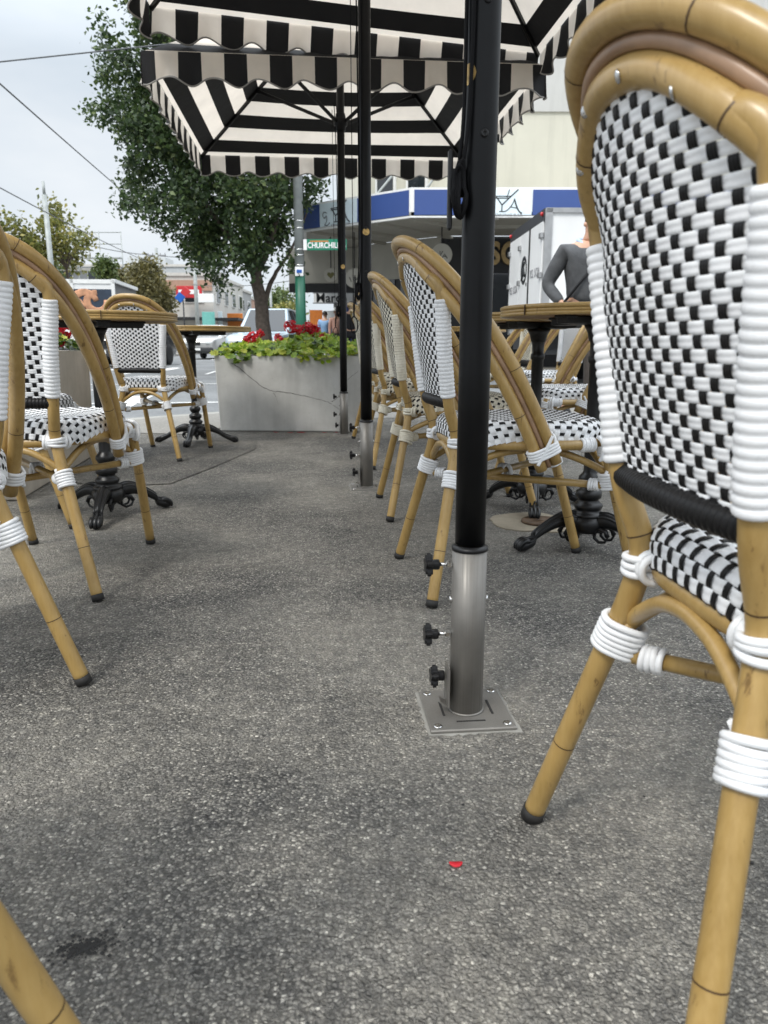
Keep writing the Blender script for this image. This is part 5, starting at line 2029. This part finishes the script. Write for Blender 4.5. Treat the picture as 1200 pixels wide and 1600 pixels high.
# ================================================================== VEHICLES
def loft_ring(wb, wt, z0, zm, zs, zt):
    return [(-wb * .93, z0), (-wb, zm), (-wb * .985, zs), (-wt, zt), (wt, zt), (wb * .985, zs), (wb, zm), (wb * .93, z0)]
def make_car(name, lb, loc, rz, paint, kind='car', cat='car'):
    """front of the car towards -y"""
    root = empty(name, loc, rz, lb, cat, 'vehicles on the main street')
    suv = kind in ('suv', 'van')
    H = {'car': 1.46, 'suv': 1.74, 'van': 1.95}[kind]
    Wd = {'car': .88, 'suv': .93, 'van': .97}[kind]
    Ln = {'car': 2.2, 'suv': 2.3, 'van': 2.5}[kind]
    g0 = .22 if not suv else .30
    S = .92 if not suv else 1.05           # shoulder height
    hd = .76 if not suv else 1.0            # bonnet height at the nose
    st = [(-Ln, .80, .70, g0 + .12, .50, hd * .80, hd * .84), (-Ln + .12, .95, .84, g0 + .02, .55, hd * .95, hd), (-Ln + .55, 1, .90, g0, .6, S * .97, S * 1.0), (-Ln * .42, 1, .88, g0, .6, S, S * 1.06),
          (-Ln * .12, 1, .70, g0, .6, S, H - .02), (Ln * .12, 1, .70, g0, .6, S, H), (Ln * (.45 if not suv else .75), 1, .70, g0, .6, S, H - .03), (Ln * (.80 if not suv else .95), 1, .78, g0 + .02, .6, S, S * 1.05 if not suv else H - .22), (Ln, .92, .74, g0 + .14, .55, S * .9, S * .95)]
    mb = MB()
    vs = []
    for (y, a, b, z0, zm, zs, zt) in st:
        vs += [(x, y, z) for x, z in loft_ring(Wd * a, Wd * b, z0, zm, zs, zt)]
    n = 8
    fs = [(i * n + k, i * n + (k + 1) % n, (i + 1) * n + (k + 1) % n, (i + 1) * n + k) for i in range(len(st) - 1) for k in range(n)]
    fs += [tuple(range(n - 1, -1, -1)), tuple((len(st) - 1) * n + k for k in range(n))]
    mb.add(vs, fs, 0, True)
    b = mb.build('body', paint, root)
    b.modifiers.new('bevel', 'BEVEL').width = .05
    b.modifiers['bevel'].segments = 3
    def win(i, k, name, ins=.12, off=.012):
        q = [Vector(vs[i * n + k]), Vector(vs[i * n + (k + 1) % n]), Vector(vs[(i + 1) * n + (k + 1) % n]), Vector(vs[(i + 1) * n + k])]
        c = sum(q, Vector()) / 4
        nr = (q[1] - q[0]).cross(q[3] - q[0]).normalized()
        if nr.dot(c - Vector((0, 0, .8))) < 0:
            nr = -nr
        q = [c + (p - c) * (1 - ins) + nr * off for p in q]
        q2 = [p - nr * .03 for p in q]
        m_ = MB()
        m_.add(q + q2, [(0, 1, 2, 3), (4, 7, 6, 5), (0, 4, 5, 1), (1, 5, 6, 2), (2, 6, 7, 3), (3, 7, 4, 0)])
        m_.build(name, M['glass'], root)
    win(3, 3, 'windscreen', .12)
    win(6, 3, 'rear_window', .18)
    for i in (4, 5):
        win(i, 2, 'side_window', .16); win(i, 4, 'side_window', .16)
    for s in (-1, 1):
        for y in (-Ln * .62, Ln * .58):
            m_ = MB()
            rr = .33 if not suv else .37
            rot = Matrix.Rotation(R(90), 3, 'Y')
            m_.lathe([(rr * .62, -.11), (rr * .95, -.11), (rr, -.08), (rr, .08), (rr * .95, .11), (rr * .62, .11)], 28, (s * (Wd - .10), y, rr), 0, rot)
            wh = m_.build('wheel', M['tyre'], root)
            m_ = MB()
            m_.lathe([(rr * .62, -.10), (rr * .5, .02 * s), (.05, .05 * s), (0, .06 * s)], 28, (s * (Wd - .09), y, rr), 0, rot)
            m_.build('rim', M['alloy'], wh)
        m_ = MB()
        m_.box((s * Wd * .66, -Ln + .06, hd * .80), (.36, .16, .17), 0, Matrix.Rotation(R(s * 18), 3, 'Z'), .04)
        m_.build('headlight', M['lamp_glass'], root)
        m_ = MB()
        m_.box((s * (Wd + .08), -Ln * .30, S + .07), (.16, .12, .13), 0, None, .03)
        m_.build('wing_mirror', paint, root)
    m_ = MB()
    m_.box((0, -Ln + .0, hd * .78), (.34, .08, .17), 0, None, .02)
    m_.build('grille', M['dark'], root)
    m_ = MB()
    m_.box((0, -Ln + .05, .47), (Wd * 1.72, .22, .26), 0, None, .05)
    m_.build('bumper', M['darkgrey'] if kind == 'suv' else paint, root)
    m_ = MB()
    m_.box((0, -Ln - .08, .50), (.38, .02, .12), 0, None)
    m_.build('number_plate', M['signwhite'], root)
    return root
make_car('parked_car', 'silver off road car facing us with a dark lower bumper', (rayp(330, 555, 40)[0], 40, ROAD), R(-4), M['silver'], 'suv')
make_car('parked_car', 'black car mostly hidden behind the chair between the left tables', (rayp(205, 570, 26.5)[0], 26.5, ROAD), R(-4), M['carblack'], 'suv')
make_car('parked_car', 'white car in traffic just right of the silver off road car', (rayp(384, 540, 50)[0], 53, ROAD), R(-4), M['carwhite'], 'car')
make_car('parked_car', 'second white car queued farther back left of the dark trunk', (rayp(376, 530, 70)[0], 70, ROAD), R(-4), M['carwhite'], 'car')
make_car('delivery_van', 'white van roof showing above the wider left table', (rayp(322, 530, 62)[0], 64, ROAD), R(-4), M['carwhite'], 'van', 'van')
make_car('parked_car', 'pale blue people carrier close behind the dark tree trunk', (rayp(424, 545, 26.5)[0], 26.5, ROAD), R(-5), M['carblue'], 'van')
make_car('parked_car', 'small silver car in the far traffic past the shop signs', (rayp(362, 530, 85)[0], 86, ROAD), R(-4), M['silver'], 'car')

def make_box_truck():
    """white refrigerated truck in the side street, its doors towards the left"""
    root = empty('box_truck', (2.84, 13.8, ROAD), R(1.7), 'white box truck with side doors parked in the side street behind the man', 'truck')
    Lb, Wb, z0, z1 = 6.2, 3.0, .95, 3.05
    mb = MB()
    mb.box((Lb / 2 + .02, Wb / 2, (z0 + z1) / 2), (Lb, Wb, z1 - z0), 0, None, .03)
    mb.build('box_body', M['truckwhite'], root)
    mb = MB()
    mb.box((.03, Wb / 2, z1 - .10), (.12, Wb + .03, .22), 0)
    mb.build('rear_frame', M['darkgrey'], root)
    mb = MB()
    mb.box((.05, -.012, (z0 + z1) / 2), (.13, .05, z1 - z0 + .02), 0); mb.box((.05, Wb + .012, (z0 + z1) / 2), (.13, .05, z1 - z0 + .02), 0)
    mb.box((Lb / 2, -.012, z1 - .02), (Lb, .05, .08), 0); mb.box((Lb / 2, -.012, z0 + .03), (Lb, .05, .10), 0)
    mb.build('corner_rail', M['alloy'], root)
    for k, (a, b) in enumerate(((.03, 1.02), (1.05, 1.93), (1.96, 2.97))):
        mb = MB()
        mb.box((-.01, (a + b) / 2, (z0 + z1) / 2 - .04), (.05, b - a, z1 - z0 - .30), 0, None, .006)
        dr = mb.build('door', M['truckwhite'], root)
        for z in (1.25, 1.95, 2.62):
            for yy in ((a + .05,) if k == 0 else (b - .05,)):
                h_ = MB()
                h_.box((-.05, yy, z), (.06, .16, .10), 0, None, .01)
                h_.build('hinge', M['alloy'], dr)
    mb = MB()
    mb.box((-.036, 1.035, 1.95), (.03, .07, 1.86), 0)
    mb.build('door_seal', M['dark'], root)
    m_ = Matrix(((0, 0, -1, -.040), (-1, 0, 0, .52), (0, 1, 0, 2.02), (0, 0, 0, 1)))
    text_mesh('RSL UCIA', 'door_lettering', M['inkgrey'], .22, root, .002, m_, sx=.85)
    m_ = Matrix(((0, 0, -1, -.040), (-1, 0, 0, 2.45), (0, 1, 0, 1.84), (0, 0, 0, 1)))
    text_mesh('RSL UCIA', 'door_lettering', M['inkgrey'], .22, root, .002, m_, sx=.85)
    mb = MB()
    rt = Matrix.Rotation(R(-90), 3, 'Y')
    mb.lathe([(.19, .036), (.27, .036), (.27, .040), (.19, .040), (.19, .036)], 30, (0, 1.49, 2.16), 0, rt, cap=False)
    mb.tube([(-.042, 1.62, 1.98), (-.042, 1.50, 2.10), (-.042, 1.55, 2.24), (-.042, 1.40, 2.30)], .03, 6)
    mb.tube([(-.042, 1.36, 2.04), (-.042, 1.48, 2.20)], .026, 6)
    mb.lathe([(.04, .036), (.04, .040), (0, .041)], 12, (0, 1.24, 1.88), 0, rt)
    mb.build('round_emblem', M['ink'], root)
    mb = MB()
    for y in (.10, Wb - .1):
        mb.lathe([(.04, .0), (.03, .04), (0, .05)], 12, (-.03, y, z1 - .07), 0, rt)
    mb.build('marker_lamp', M['red'], root)
    mb = MB()
    mb.box((Lb / 2 + .6, Wb / 2, .75), (Lb + 1.4, .9, .22), 0)
    mb.build('chassis', M['darkgrey'], root)
    for x in (1.5, 7.4):
        for y, s in ((.28, -1), (Wb - .28, 1)):
            rr = .46
            rot = Matrix.Rotation(R(90), 3, 'X')
            mb = MB()
            mb.lathe([(rr * .58, -.14), (rr * .95, -.14), (rr, -.1), (rr, .1), (rr * .95, .14), (rr * .58, .14)], 30, (x, y, rr), 0, rot)
            wh = mb.build('wheel', M['tyre'], root)
            mb = MB()
            mb.lathe([(rr * .58, -.13 * -s), (rr * .52, -.02 * -s), (rr * .2, .02 * -s), (rr * .18, -.08 * s * -1), (0, -.09 * -s)], 30, (x, y, rr), 0, rot)
            mb.build('rim', M['alloy'], wh)
    mb = MB()
    mb.box((Lb + 1.15, Wb / 2, 1.75), (1.9, Wb * .86, 2.2), 0, None, .12)
    mb.build('cab', M['truckwhite'], root)
    mb = MB()
    mb.box((Lb + 1.25, .195, 2.15), (1.1, .05, .8), 0, None, .01); mb.box((Lb + 2.1, Wb / 2, 2.2), (.06, Wb * .74, .9), 0, None, .01)
    mb.build('cab_window', M['glass'], root)
    mb = MB()
    mb.box((3.6, .12, .72), (2.6, .06, .35), 0, None, .01)
    mb.build('side_guard', M['darkgrey'], root)
    return root
make_box_truck()

def make_food_truck():
    root = empty('food_truck', (-9.84, 28, ROAD), R(7), 'white framed truck with a large pastry picture on its back at left', 'truck')
    W_ = 4.3
    mb = MB()
    mb.box((-W_ / 2, 3.3, 2.0), (W_, 6.6, 2.6), 0, None, .04)
    mb.build('box_body', M['render_dark'], root)
    mb = MB()
    mb.box((-W_ / 2, -.03, 3.23), (W_ + .1, .12, .16), 0)
    for x in (0, -W_ / 3 - .05, -W_ * 2 / 3 - .05, -W_):
        mb.box((x, -.03, 2.0), (.12, .12, 2.6), 0)
    mb.box((0.02, 3.3, 3.26), (.14, 6.6, .14), 0)
    mb.build('white_frame', M['trimwhite'], root)
    mb = MB()
    mb.box((-W_ / 2, -.01, 3.07), (W_ - .1, .06, .26), 0); mb.box((-W_ / 2, -.01, 1.15), (W_ - .1, .06, .9), 0)
    mb.build('white_panel', M['truckwhite'], root)
    mb = MB()
    mb.box((-W_ / 2, -.005, 2.27), (W_ - .1, .06, 1.34), 0)
    pn = mb.build('picture_panel', M['printblue'], root)
    mb = MB()
    for (cx, cz, rr, t0, t1) in ((-1.05, 2.40, .42, .2, 5.2), (-.62, 2.45, .36, 1.5, 6.5), (-1.5, 2.2, .34, 0, 4.6), (-1.3, 2.6, .22, 2, 5.5)):
        pts = [(cx + rr * math.cos(t0 + (t1 - t0) * k / 16), -.046, cz + rr * math.sin(t0 + (t1 - t0) * k / 16)) for k in range(17)]
        mb.tube([Vector(p) for p in pts], [.10 + .05 * math.sin(PI * k / 16) for k in range(17)], 8)
    for v in range(len(mb.v)):
        x, y, z = mb.v[v]
        mb.v[v] = (x, -.046 + (y + .046) * .06, z)
    mb.build('pastry_picture', M['pastry'], pn)
    for x in (-W_ + .5, -.5):
        mb = MB()
        mb.lathe([(.28, -.14), (.45, -.14), (.46, 0), (.45, .14), (.28, .14)], 24, (x, 1.4, .46), 0, Matrix.Rotation(R(90), 3, 'Y'))
        mb.build('wheel', M['tyre'], root)
    root.scale = (.97, .62, .915)
    mb = MB(); mb.box((-W_ / 2, .1, .55), (W_, .3, .25), 0, None, .03); mb.build('bumper', M['darkgrey'], root)
    return root
make_food_truck()

# ================================================================== PEOPLE
def skin_mesh(name, joints, edges, mat, parent=None, sub=2, root_i=0):
    me = bpy.data.meshes.new(name)
    me.from_pydata([j[0] for j in joints], edges, [])
    o = bpy.data.objects.new(name, me)
    COL.objects.link(o)
    if parent is not None:
        o.parent = parent
    sk = o.modifiers.new('skin', 'SKIN')
    sk.use_smooth_shade = True
    lay = me.skin_vertices[0].data if len(me.skin_vertices) else None
    if lay is None:
        bpy.context.view_layer.objects.active = o
        lay = me.skin_vertices[0].data
    for i, j in enumerate(joints):
        r = j[1]
        lay[i].radius = (r, r) if not isinstance(r, tuple) else r
        lay[i].use_root = (i == root_i)
    ss_ = o.modifiers.new('sub', 'SUBSURF')
    ss_.levels = sub
    ss_.render_levels = sub
    me.materials.append(mat)
    return o

def make_person(label, loc, rz, top, trousers, hair, arm='down', hat=None, strap=False, collar=None, detail=True, grp=None, hx=0.):
    """1.75 m adult facing -y"""
    root = empty('person', loc, rz, label, 'person', grp)
    J, E = [], []
    def j(p, r, frm=None):
        J.append((p, r))
        if frm is not None:
            E.append((frm, len(J) - 1))
        return len(J) - 1
    pel = j((0, 0, .96), .125)
    bel = j((0, -.01, 1.10), .12, pel)
    chest = j((0, .0, 1.30), .15, bel)
    up = j((0, .015, 1.42), .10, chest)
    nk = j((hx * .2, .0, 1.50), .056, up)
    nk2 = j((hx * .55, -.012, 1.55), .054, nk)
    hd0 = j((hx, -.028, 1.605), .074, nk2)
    hd1 = j((hx, -.022, 1.665), .084, hd0)
    hd2 = j((hx, -.010, 1.715), .072, hd1)
    nose = j((hx, -.118, 1.640), .011, hd0)
    arms = {}
    for s in (-1, 1):
        sh = j((s * .178, .01, 1.42), .064, up)
        if arm == 'hip' and s == -1:
            el = j((s * .305, .085, 1.15), .048, sh)
            wr = j((s * .205, -.06, .985), .032, el)
            hnd = j((s * .165, -.085, .945), .036, wr)
            dirf = Vector((s * -.15, -.15, -.9))
        else:
            el = j((s * .225, .03, 1.15), .042, sh)
            wr = j((s * .235, -.04, .905), .029, el)
            hnd = j((s * .235, -.055, .845), .036, wr)
            dirf = Vector((0, -.25, -.95))
        arms[s] = (sh, el, wr, hnd)
        if detail:
            hp = Vector(J[hnd][0])
            for k in range(4):
                o = Vector((0, -.026 + .017 * k, 0))
                ln = (.068, .078, .074, .058)[k]
                a = j(tuple(hp + o + dirf * .034), .0095, hnd)
                b = j(tuple(hp + o + dirf * (.034 + ln * .55) + Vector((-s * .004, 0, 0))), .0085, a)
                j(tuple(hp + o + dirf * (.034 + ln) + Vector((-s * .014, 0, 0))), .0075, b)
            a = j(tuple(hp + Vector((-s * .008, -.042, -.012))), .011, hnd)
            j(tuple(hp + Vector((-s * .014, -.060, -.045))), .009, a)
    legs = {}
    for s in (-1, 1):
        hp_ = j((s * .095, .0, .90), .088, pel)
        kn = j((s * .105, -.015, .50), .058, hp_)
        an = j((s * .11, .02, .09), .038, kn)
        j((s * .12, -.11, .045), .036, an)
        legs[s] = (hp_, kn, an)
    skin_mesh('body', J, E, M['skin'], root)
    def sub_mesh(name, ids, scale, mat, extra=()):
        mp = {a: i for i, a in enumerate(ids)}
        jj = [(J[a][0], J[a][1] * scale + .006) for a in ids]
        ee = [(mp[a], mp[b]) for a, b in E if a in mp and b in mp]
        return skin_mesh(name, jj, ee, mat, root)
    aid = [arms[s][k] for s in (-1, 1) for k in (0, 1, 2)]
    sub_mesh('sweater' if arm == 'hip' else 'shirt', [pel, bel, chest, up] + aid, 1.22, top)
    lid = [legs[s][k] for s in (-1, 1) for k in (0, 1, 2)]
    sub_mesh('trousers', [pel] + lid, 1.10, trousers)
    for s in (-1, 1):
        mb = MB()
        c = Vector((s * .118, -.055, .0))
        vs = []
        for z, a, b in ((.004, .052, .145), (.03, .054, .148), (.055, .046, .125), (.085, .036, .07)):
            for k in range(14):
                t = 2 * PI * k / 14
                vs.append(c + Vector((a * math.cos(t), b * math.sin(t) + (.0 if z < .05 else .03), z)))
        mb.add(vs, [(i * 14 + k, i * 14 + (k + 1) % 14, (i + 1) * 14 + (k + 1) % 14, (i + 1) * 14 + k) for i in range(3) for k in range(14)] + [tuple(range(13, -1, -1)), tuple(42 + k for k in range(14))], 0, True)
        mb.build('shoe', M['black_cloth'], root)
        mb = MB()
        mb.lathe([(.006, -.018), (.016, -.012), (.020, 0), (.016, .014), (.005, .022)], 10, (hx + s * .089, -.018, 1.640))
        mb.build('ear', M['skin'], root)
        if detail:
            mb = MB()
            mb.lathe([(0, .0), (.008, .003), (.011, .008), (.008, .013), (0, .016)], 10, (hx + s * .031, -.098, 1.662))
            mb.build('eye', M['ink'], root)
    if detail:
        mb = MB(); mb.box((hx, -.1025, 1.598), (.045, .012, .010), 0, None, .003); mb.build('mouth', M['petal'], root)
    mb = MB()
    vs, fs = [], []
    K, Rn = 16, 6
    for i in range(Rn + 1):
        ph = PI / 2 * i / Rn * 1.12
        for k in range(K):
            t = 2 * PI * k / K
            fr = .55 if math.sin(t) < -.2 else 1.
            p2 = ph * (fr if i > 0 else 1)
            vs.append(Vector((hx + .092 * math.sin(p2) * math.cos(t), -.012 + .104 * math.sin(p2) * math.sin(t), 1.665 + .108 * math.cos(p2))))
    fs = [(i * K + k, i * K + (k + 1) % K, (i + 1) * K + (k + 1) % K, (i + 1) * K + k) for i in range(Rn) for k in range(K)]
    mb.add(vs, fs, 0, True)
    mb.build('hair', hair, root)
    if hat:
        MB().lathe([(.15, 1.70), (.152, 1.705), (.098, 1.715), (.095, 1.78), (.07, 1.81), (0, 1.815)], 24, (0, -.012, 0)).build('hat', hat, root)
    if collar:
        mb = MB()
        mb.tube(cr([(-.0, -.085, 1.41), (-.052, -.045, 1.487), (-.066, .01, 1.515), (0, .062, 1.525), (.066, .01, 1.515), (.052, -.045, 1.487), (0, -.085, 1.41)], 5), .017, 8)
        mb.build('collar', collar, root)
    if strap:
        mb = MB()
        pts = cr([(.12, .02, 1.495), (.10, -.10, 1.42), (.0, -.160, 1.26), (-.10, -.155, 1.13), (-.165, -.07, 1.02), (-.17, .06, .99)], 6)
        for dx in (-.012, 0, .012):
            mb.tube([p + Vector((dx, 0, dx * .8)) for p in pts], .009, 6)
        mb.build('bag_strap', M['black_cloth'], root)
    return root
make_person('person in a grey sweater and dark trousers standing before the white truck, hand on hip', (1.745, 6.75, 0), R(4), M['sweater'], M['trouser'], M['hair'], 'hip', None, True, M['shirtblue'], hx=.075)
GP = 'people walking under the verandah'
make_person('person in a sky blue shirt under the verandah', (rayp(508, 520, 27)[0], 27, .02), R(170), M['shirtsky'], M['trouser'], M['hair'], detail=False, grp=GP)
make_person('person in a faded pink top and white hat under the verandah', (rayp(525, 520, 25)[0], 25.3, .02), R(20), M['shirtpink'], M['trouser'], M['hair'], hat=M['hatwhite'], detail=False, grp=GP)
make_person('person in black close behind the far umbrella pole', (rayp(546, 520, 20)[0], 21, .02), R(180), M['black_cloth'], M['black_cloth'], M['hair'], detail=False, grp=GP)
